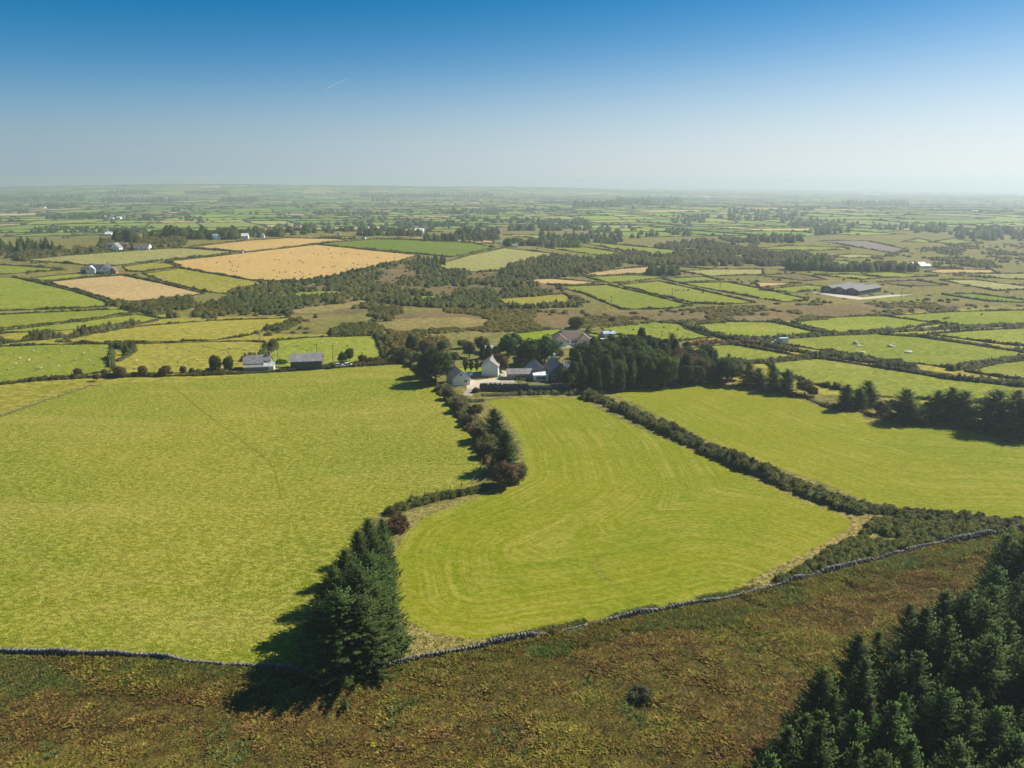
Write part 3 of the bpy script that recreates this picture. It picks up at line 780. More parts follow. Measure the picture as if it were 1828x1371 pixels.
def make_tree(seed, shape='round', h=10.0, w=8.0, leaf=0.34, nclump=70, per=70, mat='leaf', low=0.12, clump=0.19):
    g = np.random.default_rng(seed)
    parts, tubes = [], []
    top = h * 0.5
    tubes.append(taper_tube([(0, 0, -0.4), (0.1, 0, h * 0.25), (0, 0.1, h * 0.55), (0.1, 0, h * 0.8)], [0.035 * h, 0.026 * h, 0.016 * h, 0.005 * h]))
    cz = h * (low + (1 - low) / 2); rz = h * (1 - low) / 2
    lob = [(g.uniform(-0.28, 0.28) * w, g.uniform(-0.28, 0.28) * w, g.uniform(-0.2, 0.3) * rz) for _ in range(4)]
    for i in range(nclump):
        d = rand_unit(g, 1)[0]
        if d[2] < -0.5: d[2] *= -0.7
        rr = g.uniform(0.55, 0.98)
        q = lob[i % 4]
        if shape == 'round':
            c = np.array([q[0] * 0.55 + d[0] * w * 0.5 * rr * 0.86, q[1] * 0.55 + d[1] * w * 0.5 * rr * 0.86, cz + q[2] * 0.5 + d[2] * rz * rr * 0.86])
        elif shape == 'vase':
            f = g.uniform(0, 1); a = g.uniform(0, 6.283)
            prof = math.sin(min(1, f * 1.25) * math.pi / 2) * math.sqrt(max(0.05, 1 - max(0, f - 0.55) / 0.5))
            c = np.array([math.cos(a) * w * 0.42 * prof * rr, math.sin(a) * w * 0.42 * prof * rr, h * (low + (0.96 - low) * f)])
            d = unit(np.array([math.cos(a), math.sin(a), f - 0.5]))
        else:   # 'tall' : pointed oval
            f = g.uniform(0, 1) ** 0.85; a = g.uniform(0, 6.283)
            prof = (1 - f) ** 0.55 * (0.72 + 0.28 * math.sin(min(1, f * 3) * math.pi / 2)) + 0.05
            c = np.array([math.cos(a) * w * 0.46 * prof * rr, math.sin(a) * w * 0.46 * prof * rr, h * (low + (0.95 - low) * f)])
            d = unit(np.array([math.cos(a), math.sin(a), 0.35]))
        cr = clump * w * g.uniform(0.65, 1.25)
        sq = 0.72 if shape != 'tall' else 1.25
        e = rand_unit(g, per) * (g.uniform(0.25, 1.0, per) ** 0.45)[:, None] * cr * np.array([1, 1, sq])
        N = unit(unit(e) * 0.75 + d * 0.6 + np.array([0, 0, 0.25]))
        t = tintv(g, per) * g.uniform(0.75, 1.3)
        parts.append(leaf_tris(g, c + e, N, leaf, t))
        if i % 6 == 0 and shape == 'round':
            tubes.append(taper_tube([(0, 0, h * 0.22), tuple(c * 0.5 + np.array([0, 0, h * 0.2])), tuple(c)], [0.014 * h, 0.009 * h, 0.003 * h], 5))
    V, F, N, C = join(parts)
    return tubes_mesh("tree_trunk", tubes, MAT['bark']), mesh_np("tree_crown", V, F, MAT[mat], col=C, normals=N), h

def make_shrub(seed, h=2.5, w=3.5, leaf=0.2, nclump=26, per=60, mat='gorse'):
    g = np.random.default_rng(seed)
    parts = []
    for i in range(nclump):
        a = g.uniform(0, 6.283); el = g.uniform(0.0, 1.0)
        rr = math.sqrt(g.uniform(0.05, 1))
        hz = h * (1 - 0.55 * rr ** 2) * g.uniform(0.45, 0.95)
        c = np.array([math.cos(a) * rr * w * 0.42, math.sin(a) * rr * w * 0.42, hz - 0.12 * h])
        cr = g.uniform(0.13, 0.22) * w
        e = rand_unit(g, per) * (g.uniform(0.2, 1, per) ** 0.45)[:, None] * cr * np.array([1, 1, 0.8])
        N = unit(unit(e) + np.array([math.cos(a) * rr * 0.5, math.sin(a) * rr * 0.5, 0.5]))
        parts.append(leaf_tris(g, c + e, N, leaf, tintv(g, per) * g.uniform(0.75, 1.3)))
    V, F, N, C = join(parts)
    tubes = []
    for q in range(5):
        a = q * 1.26
        tubes.append(taper_tube([(0, 0, -0.2), (math.cos(a) * w * 0.1, math.sin(a) * w * 0.1, h * 0.3), (math.cos(a) * w * 0.25, math.sin(a) * w * 0.25, h * 0.7)], [0.06, 0.045, 0.02], 5))
    return tubes_mesh("shrub_stem", tubes, MAT['bark']), mesh_np("shrub_foliage", V, F, MAT[mat], col=C, normals=N), h

MAT['olive_leaf'] = leaf_mat("olive_leaf", (0.100, 0.098, 0.032, 1), 0.25)
MAT['brown_leaf'] = leaf_mat("brown_leaf", (0.120, 0.080, 0.036, 1), 0.25)
MAT['gold_leaf'] = leaf_mat("gold_leaf", (0.240, 0.150, 0.030, 1), 0.3)
MAT['rust_leaf'] = leaf_mat("rust_leaf", (0.170, 0.088, 0.048, 1), 0.2)
MAT['pale_leaf'] = leaf_mat("pale_leaf", (0.120, 0.135, 0.055, 1), 0.25)
MAT['hedge_far'] = leaf_mat("far_hedge_leaf", (0.045, 0.056, 0.024, 1), 0.05)

PROTO = {
 'spruce': [make_spruce(100 + i, 14.0, r_, 1.5, 0.8, 0.3, 0.74) for i, r_ in enumerate((3.6, 4.3, 3.3, 4.0))],
 'wide_spruce': [make_spruce(200 + i, 12.0, r_, 1.6, 1.0, 0.5, 0.62) for i, r_ in enumerate((4.6, 5.2, 4.2))],
 'round': [make_tree(300 + i, 'round', 10, w_, 0.38, 120, 75, 'leaf', -0.02) for i, w_ in enumerate((8.5, 9.5, 7.5, 8.0))],
 'dark_round': [make_tree(320 + i, 'round', 10, w_, 0.40, 130, 80, 'cypress', -0.04, 0.18) for i, w_ in enumerate((9.0, 10.0, 8.0))],
 'tall': [make_tree(340 + i, 'tall', 11, w_, 0.36, 130, 75, 'cypress', 0.02, 0.17) for i, w_ in enumerate((6.5, 7.5, 5.8))],
 'vase': [make_tree(360 + i, 'vase', 5, 2.6, 0.16, 60, 60, 'cypress', 0.22, 0.17) for i in range(2)],
 'shrub': [make_shrub(380 + i, 2.5, 3.6) for i in range(4)],
}
PART_NAMES = {'shrub': ('stem', 'foliage')}

def place(kind, name, p, h, label, cat, group=None, mat=None, wide=1.0, var=None):
    V = PROTO[kind]
    tr, cr, h0 = V[(random.randrange(len(V))) if var is None else var % len(V)]
    s = h / h0
    e = empty(name, (p[0], p[1], p[2] - 0.05), label, cat, group, random.uniform(0, 6.283))
    e.scale = (s * wide, s * wide, s)
    a, b = PART_NAMES.get(kind, ('trunk', 'crown'))
    link(a, tr, e); c = link(b, cr, e)
    if mat:
        c.material_slots[0].link = 'OBJECT'; c.material_slots[0].material = MAT[mat]
    return e

# ------------------------------------------------------------------ hedges
def resample(P, step):
    P = np.asarray(P, float)[:, :2]
    d = np.concatenate([[0], np.cumsum(np.linalg.norm(np.diff(P, axis=0), axis=1))])
    n = max(2, int(d[-1] / step) + 1)
    t = np.linspace(0, d[-1], n)
    return np.stack([np.interp(t, d, P[:, 0]), np.interp(t, d, P[:, 1])], 1), t

def clump_arrays(g, P, w, h, cols, tmpl, leaves, leafk):
    """domes or cones with leaf flecks"""
    parts = []
    which = g.integers(0, len(tmpl), len(P))
    cone = tmpl is CONES
    for q, (tv, tf) in enumerate(tmpl):
        m = which == q
        n = int(m.sum())
        if not n: continue
        a = g.uniform(0, 6.283, n); ca, sa = np.cos(a)[:, None], np.sin(a)[:, None]
        X = (tv[None, :, 0] * ca - tv[None, :, 1] * sa) * w[m][:, None]
        Y = (tv[None, :, 0] * sa + tv[None, :, 1] * ca) * w[m][:, None]
        Z = tv[None, :, 2] * h[m][:, None]
        V = np.stack([X, Y, Z], -1)
        N = unit(V / np.stack([w[m], w[m], h[m]], 1)[:, None, :] + np.array([0, 0, 0.15]) + 0.30 * rand_unit(g, V.shape[0] * V.shape[1]).reshape(V.shape))
        V = V + P[m][:, None, :]
        nv = len(tv)
        F = tf[None] + (np.arange(n) * nv)[:, None, None]
        C = np.repeat(cols[m], nv, axis=0) * g.uniform(0.6, 1.25, (n * nv, 1))
        parts.append((V.reshape(-1, 3), F.reshape(-1, 3), N.reshape(-1, 3), C))
        if leaves:
            d = rand_unit(g, n * leaves); d[:, 2] = np.abs(d[:, 2])
            s3 = np.repeat(np.stack([w[m] * 0.5, w[m] * 0.5, h[m]], 1), leaves, axis=0)
            if cone:
                zz = g.uniform(0.05, 1, n * leaves); ang = g.uniform(0, 6.283, n * leaves)
                d = np.stack([np.cos(ang) * (1 - zz), np.sin(ang) * (1 - zz), zz], 1)
            Q = np.repeat(P[m], leaves, axis=0) + d * s3 * g.uniform(0.80, 1.16, (n * leaves, 1))
            parts.append(leaf_tris(g, Q, unit(d), np.repeat(w[m], leaves) * leafk, np.repeat(cols[m], leaves, axis=0) * g.uniform(0.6, 1.5, (n * leaves, 1)), 0.5))
    return join(parts)

def dome_template(seed, rings=3, sides=7, pointy=False):
    g = np.random.default_rng(seed)
    V = [(0, 0, 1.0)]
    for i in range(1, rings + 1):
        a = i / rings * math.pi / 2
        for j in range(sides):
            b = 2 * math.pi * (j + 0.5 * (i % 2)) / sides
            k = g.uniform(0.68, 1.28)
            rr = (i / rings) ** (0.9 if pointy else 0.62) * k * 0.5
            zz = (1 - i / rings if pointy else math.cos(a)) * g.uniform(0.7, 1.2) - (0.1 if i == rings else 0)
            V.append((math.cos(b) * rr, math.sin(b) * rr, zz))
    T = []
    for j in range(sides):
        T.append((0, 1 + j, 1 + (j + 1) % sides))
    for i in range(rings - 1):
        for j in range(sides):
            a, b = 1 + i * sides + j, 1 + i * sides + (j + 1) % sides
            T += [(a, a + sides, b), (b, a + sides, b + sides)]
    return np.array(V), np.array(T)
DOMES = [dome_template(i, 3, 7) for i in range(6)]
LOWDOMES = [dome_template(20 + i, 3, 6) for i in range(6)]
CONES = [dome_template(50 + i, 3, 7, True) for i in range(5)]

def hedge(name, path, width, height, label, group=None, clump=2.0, per_m=1.0, leaves=60, leafk=0.11, mat='gorse', wild=0.5, seed=None, cat='hedge', tmpl=None, gaps=0.1):
    """a hedge as a chain of bushy clumps, joined: nobody could lift one clump away"""
    seed = seed if seed is not None else random.randrange(10 ** 6)
    g = np.random.default_rng(seed)
    P2 = np.asarray(path, float)[:, :2]
    d = np.concatenate([[0], np.cumsum(np.linalg.norm(np.diff(P2, axis=0), axis=1))])
    n = max(3, int(d[-1] * per_m))
    t = np.sort(g.uniform(0, d[-1], n))
    x = np.interp(t, d, P2[:, 0]); y = np.interp(t, d, P2[:, 1])
    i = np.clip(np.searchsorted(d, t) - 1, 0, len(P2) - 2)
    tan = unit(P2[i + 1] - P2[i])
    lat = g.uniform(-0.5, 0.5, n) * max(0.0, width - clump * 0.8)
    x = x - tan[:, 1] * lat; y = y + tan[:, 0] * lat
    env = (1 - wild) + wild * 1.8 * vnoise(t / (3.2 * clump) + seed, t * 0, seed + 3)
    env = env * np.where(vnoise(t / 14 + seed, t * 0, seed + 9) < gaps, 0.35, 1.0)
    h = height * env * g.uniform(0.65, 1.15, n) * (1 - 0.35 * np.abs(lat) / max(width / 2, 0.1))
    w = clump * g.uniform(0.6, 1.25, n) * (0.55 + 0.45 * np.clip(env, 0, 1.3))
    P = np.column_stack([x, y, hgt(x, y) - 0.1])
    cl = 0.75 + 0.6 * vnoise(t / 9 + seed, t * 0, seed + 6)
    cols = tintv(g, n, 0.75, 1.25, 0.2) * cl[:, None]
    V, F, N, C = clump_arrays(g, P, w, h, cols, tmpl or DOMES, leaves, leafk)
    # the woody heart of the hedge: a low uneven ridge under the clumps
    Q, tq = resample(P2, clump * 0.8)
    k = len(Q)
    tn = unit(np.gradient(Q, axis=0)); nr = np.stack([-tn[:, 1], tn[:, 0]], 1)
    hq = height * np.interp(tq, t, env) * g.uniform(0.35, 0.75, k); wq = width * 0.42 * g.uniform(0.7, 1.15, k)
    Vr = []
    for off, up in ((-1, -0.3), (-0.7, 0.7), (0, 1), (0.7, 0.7), (1, -0.3)):
        XY = Q + nr * (wq * off)[:, None]
        Vr.append(np.column_stack([XY, hgt(XY[:, 0], XY[:, 1]) + hq * up]))
    Vr = np.concatenate(Vr); jj = np.arange(k - 1)
    Fr = np.concatenate([np.stack([q * k + jj, q * k + jj + 1, (q + 1) * k + jj + 1, (q + 1) * k + jj], 1) for q in range(4)])
    Nr = np.concatenate([np.column_stack([nr * o_, np.full(k, z_)]) for o_, z_ in ((-1, 0.2), (-0.6, 0.7), (0, 1), (0.6, 0.7), (1, 0.2))])
    n0 = len(V)
    V = np.concatenate([V, Vr]); N = np.concatenate([N, unit(Nr + 0.4 * rand_unit(g, len(Nr)))]); C = np.concatenate([C, tintv(g, len(Vr), 0.7, 1.2)])
    o = link(name, mesh_np(name, V, [F, (Fr + n0)], MAT[mat], col=C, normals=N))
    return tag(o, label, cat, group)

def pxhedge(pts, width, height, label, **kw):
    return hedge(kw.pop('name', 'hedge'), ground(densify(pts, 12)), width, height, label, **kw)

# near hedges, drawn one by one
pxhedge([(1043, 708), (1075, 716), (1107, 731), (1165, 757), (1245, 795), (1330, 834), (1420, 870), (1490, 897), (1540, 912)], 7.2, 2.4,
        'long gorse hedge running between the two mown fields', clump=2.6, per_m=4.5, leaves=60, wild=0.4)
pxhedge([(1500, 906), (1560, 909), (1640, 921), (1720, 930), (1800, 934), (1880, 936)], 6.0, 2.0,
        'thick gorse belt along the lower edge of the right mown field', per_m=4.0, leaves=60, wild=0.5)
pxhedge([(690, 917), (725, 905), (770, 893), (820, 884), (868, 873)], 2.6, 1.5, 'low gorse hedge between spruce group and bend of the mown field', per_m=4.0, leaves=60, wild=0.6)
pxhedge([(790, 694), (812, 717), (832, 744), (852, 770), (872, 800), (890, 832), (900, 858)], 7.0, 2.5, 'mixed olive hedge with conifers below the farmyard', clump=2.6, per_m=4.0, leaves=60, wild=0.7, mat='olive_leaf')
pxhedge([(806, 703), (838, 716), (862, 716)], 4.0, 1.5, 'brambly hedge below the farm track', per_m=2.2, leaves=40, wild=0.7, mat='olive_leaf')
pxhedge([(862, 706), (910, 704), (970, 702), (1030, 704)], 4.5, 1.4, 'brambles along the foot of the garden wall', per_m=2.2, leaves=40, wild=0.9, mat='pale_leaf')
pxhedge([(-60, 692), (0, 687), (60, 680), (120, 676), (165, 674), (240, 672), (330, 671), (430, 667), (520, 662), (600, 656), (650, 653), (722, 648)], 2.2, 1.3,
        'low field bank and hedge along the top of the wide pasture', per_m=2.2, leaves=40, wild=0.6)
pxhedge([(-60, 622), (0, 613), (60, 607), (110, 602), (160, 595), (190, 588), (240, 580), (280, 572)], 5.0, 3.2,
        'tall brownish hedge of windswept shrubs between left pastures', per_m=2.2, leaves=40, wild=0.9, mat='olive_leaf')
pxhedge([(722, 648), (745, 660), (762, 678), (775, 690)], 3.0, 2.0, 'short overgrown hedge beside the big dark farm tree', per_m=2.2, leaves=40, wild=0.7, mat='olive_leaf')
pxhedge([(1222, 617), (1262, 613), (1305, 611)], 4.0, 2.6, 'rust brown hedge left of the field gate', per_m=2.2, leaves=40, mat='rust_leaf', wild=0.5)
pxhedge([(1318, 611), (1345, 614), (1385, 620)], 4.0, 2.4, 'rust brown hedge right of the field gate', per_m=2.2, leaves=40, mat='rust_leaf', wild=0.5)
pxhedge([(1075, 612), (1110, 614), (1150, 613)], 3.5, 2.6, 'clipped dark hedge right of the bungalow', per_m=2.2, leaves=40, mat='cypress', wild=0.15)
pxhedge([(1043, 598), (1052, 606), (1075, 610)], 3.0, 2.2, 'curved dark garden hedge behind the bungalow', per_m=2.2, leaves=40, mat='cypress', wild=0.2)
pxhedge([(920, 678), (970, 679), (985, 679)], 1.2, 0.9, 'low clipped hedge on top of the garden wall', per_m=2.2, leaves=40, mat='pale_leaf', wild=0.2)
pxhedge([(200, 622), (198, 640), (200, 655)], 2.5, 2.2, 'ragged bushes dividing the two sheep pastures', per_m=2.2, leaves=40, wild=0.9)
pxhedge([(203, 620), (225, 622), (238, 627), (225, 636), (210, 645)], 4.0, 2.6, 'curved dark thicket in the sheep pasture', per_m=2.2, leaves=40, wild=0.9)
pxhedge([(484, 612), (492, 622), (478, 630), (462, 636), (445, 642), (430, 645)], 3.2, 2.2, 'ragged gorse row behind the stone cottage', per_m=2.2, leaves=40, wild=0.9)
pxhedge([(672, 597), (676, 612), (685, 636), (690, 648)], 2.4, 1.8, 'hedge closing the pasture behind the barn', per_m=2.2, leaves=40, wild=0.4)
pxhedge([(1400, 702), (1440, 710), (1480, 727), (1530, 729), (1560, 744), (1640, 755), (1730, 762), (1828, 780), (1900, 794)], 4.0, 1.6,
        'undergrowth of brown bracken and gorse beneath the conifer row', per_m=2.2, leaves=40, wild=0.9, mat='olive_leaf')

pxhedge([(1340, 612), (1400, 623), (1470, 635), (1560, 647), (1650, 665), (1740, 678), (1830, 687), (1900, 694)], 6.5, 2.3, 'thick dark hedge along the lower edge of the boulder pasture', clump=2.8, per_m=2.4, leaves=14)
pxhedge([(1574, 597), (1640, 601), (1730, 614), (1828, 629), (1900, 638)], 4.5, 2.0, 'dark hedge slanting down behind the boulder pasture', clump=2.6, per_m=1.5, leaves=12)
pxhedge([(1330, 607), (1400, 604), (1480, 598), (1560, 594), (1640, 590), (1720, 585), (1828, 581), (1900, 579)], 5.0, 2.0, 'long hedge along the lane behind the boulder pasture', clump=2.6, per_m=1.5, leaves=12)
pxhedge([(1232, 649), (1300, 650), (1370, 647), (1440, 640)], 4.5, 2.2, 'hedge running from the farm wood to the thick dark hedge', clump=2.6, per_m=1.6, leaves=12)
pxhedge([(1696, 661), (1760, 649), (1828, 640), (1900, 630)], 5.0, 2.2, 'hedge at the right end of the boulder pasture', clump=2.6, per_m=1.6, leaves=12)
pxhedge([(1216, 578), (1240, 588), (1275, 599), (1300, 605), (1335, 610)], 5.0, 2.4, 'bushy hedge slanting right of the sheep pasture', clump=2.8, per_m=1.8, leaves=12)
pxhedge([(1385, 573), (1420, 584), (1470, 595), (1495, 597)], 4.0, 2.0, 'hedge between the two fields under the brown heath', clump=2.6, per_m=1.6, leaves=12)

# a hedge round each middle-distance field
for i, (kind, label, poly, hd) in enumerate(FIELDS):
    if hd is None: continue
    P = ground(densify(poly, 10, True))
    c = P[:, :2].mean(0)
    off = unit(P[:, :2] - c) * 1.2
    Q = np.concatenate([P[:, :2] + off, P[:1, :2] + off[:1]])
    r_ = np.hypot(*c)
    w_, h_ = hd
    k = min(2.2, max(1.0, r_ / 500))
    hedge('hedge', Q, w_ * (0.5 + 0.25 * k), h_ * (0.45 + 0.22 * k), 'hedge enclosing the ' + label, 'hedges round the middle-distance fields',
          clump=1.9 * k, per_m=1.05 / k, leaves=6, leafk=0.18, tmpl=LOWDOMES, wild=0.55 + 0.2 * random.random(), gaps=0.07)

# far hedges: too many to count, one low mesh
farV, farF, farN, farC = [], [], [], []
fk = 0
seen = set()
rh = np.random.default_rng(12)
for c in CELLS:
    n = len(c)
    for s0 in range(0, n, 2):
        a, m_, b = c[s0], c[s0 + 1], c[(s0 + 2) % n]
        key = (round(float(m_[0]) / 6), round(float(m_[1]) / 6))
        if key in seen or rh.random() < 0.06: continue
        seen.add(key)
        rr = float(np.hypot(*m_))
        w_ = 1.8 + rr * 0.0003; h_ = (1.0 + rr * 0.00022) * rh.uniform(0.7, 1.4)
        Q, t = resample(np.array([a, m_, b]), max(6.0, rr * 0.0045))
        k = len(Q)
        tan = unit(np.gradient(Q, axis=0)); nor = np.stack([-tan[:, 1], tan[:, 0]], 1)
        hh = h_ * (0.45 + 1.0 * rh.random(k) ** 1.6)
        hh = hh + np.where(rh.random(k) < 0.06, rh.uniform(1, 4, k), 0)
        L = Q - nor * w_ / 2; Rr = Q + nor * w_ / 2
        zc = hgt(Q[:, 0], Q[:, 1])
        V = np.concatenate([np.column_stack([L, zc - 1]), np.column_stack([L * .7 + Q * .3, zc + hh * 0.8]), np.column_stack([Q, zc + hh]),
                            np.column_stack([Rr * .7 + Q * .3, zc + hh * 0.8]), np.column_stack([Rr, zc - 1])])
        j = np.arange(k - 1)
        for q in range(4):
            farF.append(np.stack([q * k + j, q * k + j + 1, (q + 1) * k + j + 1, (q + 1) * k + j], 1) + fk)
        farV.append(V); farC.append(tintv(rh, 5 * k, 0.6, 1.4)); fk += 5 * k
o = link("hedgerows", mesh_np("hedgerows", np.concatenate(farV), np.concatenate(farF), MAT['hedge_far'], col=np.concatenate(farC), smooth=True))
o["kind"] = "stuff"; o["label"] = "dark hedgerows lacing the far patchwork of fields"

# ------------------------------------------------------------------ bushes and far woods as masses
def mass(name, P, w, h, cols, mat, label, tmpl=DOMES, leaves=14, seed=1, leafk=0.13):
    """many domes / cones with leaf flecks joined into one mass"""
    g = np.random.default_rng(seed)
    V, F, N, C = clump_arrays(g, P, w, h, cols, tmpl, leaves, leafk)
    o = link(name, mesh_np(name, V, F, MAT[mat], col=C, normals=N))
    o["kind"] = "stuff"; o["label"] = label
    return o

FPOLY = [(f[2]) for f in FIELDS]
def in_fields(x, y):
    m = np.zeros(len(x), bool)
    for p in FPOLY: m |= inside(x, y, p)
    return m

def scatter_px(poly, n, g, avoid=True):
    P = np.array(poly, float)
    out = []
    lo, hi = P.min(0), P.max(0)
    q = g.uniform(lo, hi, (n * 4, 2))
    m = inside(q[:, 0], q[:, 1], poly)
    q = q[m]
    if avoid and len(q): q = q[~in_fields(q[:, 0], q[:, 1])]
    return q[:n]

ones = np.array([1.0, 1.0, 1.0])
PAL_SCRUB = np.array([(1, 1.05, 1), (1.15, 1.1, 1), (0.85, 1.0, 0.9), (1.4, 1.2, 1.0), (1.6, 1.3, 1.2), (1.05, 1.2, 1.0)])
PAL_BROWN = np.array([(1.5, 1.2, 1), (1.9, 1.4, 1.2), (1.3, 1.1, 1), (1.7, 1.3, 1.2), (2.0, 1.6, 1.3), (1.2, 1.05, 1.0)])
SCRUB = [  # label, outline, count, width range, height range, palette, cluster threshold
 ('dense dark scrub filling the valley beyond the left pastures', [(395, 535), (420, 516), (510, 508), (545, 508), (615, 494), (700, 473), (755, 460), (800, 482), (895, 488), (930, 500), (1000, 514), (1042, 532), (1040, 548), (900, 553), (700, 546), (640, 560), (560, 562), (430, 562)], 2300, (2.5, 5), (1.4, 3.4), PAL_SCRUB, 0.42),
 ('dark gorse slope behind the barn pasture', [(450, 597), (480, 586), (540, 570), (640, 556), (700, 548), (720, 560), (690, 575), (680, 598), (560, 601), (490, 607)], 900, (2.2, 4.5), (1.2, 2.6), PAL_SCRUB, 0.40),
 ('brown boggy heath with low bushes across the middle', [(700, 548), (880, 552), (1100, 556), (1300, 548), (1480, 542), (1690, 541), (1828, 545), (1828, 552), (1690, 556), (1420, 573), (1240, 577), (1060, 583), (900, 592), (700, 604), (690, 575)], 2000, (2.4, 5.0), (0.5, 1.3), PAL_BROWN, 0.50),
 ('blue-green valley woodland on the right', [(1195, 436), (1300, 425), (1352, 432), (1352, 450), (1490, 462), (1480, 476), (1210, 474), (1160, 474), (1060, 465)], 1500, (4, 8), (2.5, 5.5), PAL_SCRUB, 0.42),
 ('rough scrub at the right edge of the valley', [(1620, 448), (1700, 436), (1828, 432), (1900, 432), (1900, 482), (1828, 482), (1600, 480), (1540, 466)], 900, (3, 6), (1.2, 3), PAL_SCRUB, 0.50),
 ('scrub thicket below the bare stubble field', [(185, 545), (230, 540), (330, 533), (400, 524), (430, 545), (420, 562), (300, 570), (245, 556)], 600, (2.5, 5), (1.5, 3.5), PAL_SCRUB, 0.36),
 ('brown bushes left of the big dark farm tree', [(680, 604), (745, 602), (800, 610), (800, 625), (760, 640), (735, 648), (692, 645)], 240, (2, 4.5), (1.4, 3.2), PAL_BROWN, 0.2),
 ('hazy scrub below the left woods', [(0, 458), (40, 466), (130, 454), (260, 444), (330, 438), (330, 428), (180, 432), (120, 448), (0, 450)], 500, (4, 8), (2, 5), PAL_SCRUB, 0.35),
 ('scrub and trees round the valley spinney', [(893, 489), (930, 470), (985, 460), (1060, 466), (1110, 475), (1060, 488), (1000, 495), (930, 500)], 700, (3.5, 7), (2.5, 6), PAL_SCRUB, 0.34),
 ('scattered bushes on the rough ground between fields', [(-20, 432), (900, 432), (1828, 432), (1900, 560), (1400, 640), (1230, 610), (900, 600), (690, 610), (-20, 612)], 800, (2.0, 4.5), (0.6, 1.6), PAL_SCRUB, 0.56),
]
gs = np.random.default_rng(77)
for k, (label, poly, n, wr, hr, pal, thr) in enumerate(SCRUB):
    q = scatter_px(poly, n * 2, gs)
    if not len(q): continue
    P = ground(q)
    cn = fbm(P[:, 0] / 22 + k, P[:, 1] / 30, 40 + k)
    P = P[cn > thr][:n]; cn = cn[cn > thr][:n]
    m = len(P)
    w = gs.uniform(*wr, m); h = gs.uniform(*hr, m)
    zone = vnoise(P[:, 0] / 45 + 7, P[:, 1] / 60, 60 + k)
    ci = np.clip((zone * len(pal) + gs.normal(0, 0.8, m)).astype(int), 0, len(pal) - 1)
    mass('scrub', P, w, h, pal[ci] * gs.uniform(0.8, 1.2, (m, 1)), 'gorse', label, seed=200 + k, leaves=7)

WOODS = [  # x0, y0 (tree tops), x1, y1 (feet), conifer?, height, label
 (-40, 430, 122, 452, 1, 13, 'dark conifer plantation at the left edge'),
 (268, 408, 420, 427, 0, 12, 'long dark wood behind the narrow gold field'),
 (400, 406, 505, 423, 0, 10, 'right end of the long dark wood, thinner and paler'),
 (55, 364, 135, 371, 1, 14, 'dark copse in the left patchwork'),
 (88, 381, 200, 391, 0, 12, 'wood with white houses in the left patchwork'),
 (0, 350, 150, 359, 0, 16, 'hazy band of woodland below the left horizon'),
 (180, 352, 335, 362, 1, 18, 'flat blue band of forest under the horizon'),
 (190, 340, 272, 347, 1, 20, 'dark forest on the left skyline'),
 (55, 402, 262, 416, 0, 8, 'olive scrub wood in the left middle distance'),
 (213, 425, 250, 435, 0, 12, 'rounded dark clump behind the white cottages'),
 (330, 342, 412, 346, 0, 15, 'tree line on the skyline left of the hill'),
 (395, 354, 462, 360, 0, 15, 'hazy wood on the foot of the hill'),
 (550, 374, 690, 384, 0, 13, 'belt of trees in the centre left patchwork'),
 (640, 346, 890, 352, 1, 18, 'long hazy forest below the central skyline'),
 (662, 353, 697, 359, 1, 16, 'small square wood below the hill'),
 (706, 393, 826, 404, 0, 12, 'line of trees beyond the hill village'),
 (640, 409, 757, 421, 0, 10, 'trees round the white village houses on the hill'),
 (818, 402, 894, 424, 0, 12, 'dark wood beyond the green crest field'),
 (757, 415, 892, 431, 0, 7, 'scrub belt behind the tan field'),
 (780, 367, 906, 383, 0, 14, 'hazy scattered woodland in the centre'),
 (911, 399, 955, 412, 0, 13, 'dense square dark wood in the centre'),
 (965, 401, 1001, 412, 0, 11, 'low wooded knoll in the centre'),
 (958, 388, 1050, 400, 0, 12, 'wide blue wood behind the square dark wood'),
 (964, 413, 1112, 434, 0, 7, 'scrubby wood above the sunlit fields'),
 (900, 424, 977, 440, 0, 8, 'round-topped trees above the pale field'),
 (977, 430, 1032, 442, 0, 7, 'trees trailing right of the pale field'),
 (1020, 360, 1112, 370, 0, 15, 'hazy wood with a white house'),
 (1098, 351, 1222, 366, 0, 17, 'pale blue woodland near the right horizon'),
 (1300, 366, 1442, 394, 0, 15, 'broad hazy woodland on the right'),
 (1408, 391, 1454, 405, 0, 12, 'dark point of woodland on the right'),
 (1200, 377, 1260, 400, 0, 12, 'hazy wood left of the teal house'),
 (1445, 393, 1525, 420, 0, 12, 'hazy scattered trees right of centre'),
 (1338, 417, 1442, 434, 0, 10, 'wood above the light field on the right'),
 (1628, 393, 1692, 416, 0, 13, 'tall hazy wood in the right distance'),
 (1690, 400, 1860, 430, 0, 12, 'broad hazy wood at the right edge'),
 (1553, 395, 1632, 412, 0, 11, 'hazy wood beside the far right fields'),
 (1500, 358, 1622, 368, 1, 18, 'grey-blue forest near the right horizon'),
 (1408, 462, 1470, 483, 0, 11, 'dark wood behind the brown field'),
 (1470, 470, 1640, 485, 0, 8, 'line of trees left of the white sheds'),
 (1158, 471, 1210, 493, 1, 9, 'dark conifer spinney among the green fields'),
 (960, 455, 1010, 486, 1, 8, 'cluster of dark conifers on the scrub slope'),
 (745, 453, 800, 474, 1, 7, 'conifer shelterbelt at the end of the gold field'),
 (480, 484, 700, 500, 0, 4, 'thorn trees along the lower edge of the gold field'),
]
gw = np.random.default_rng(99)
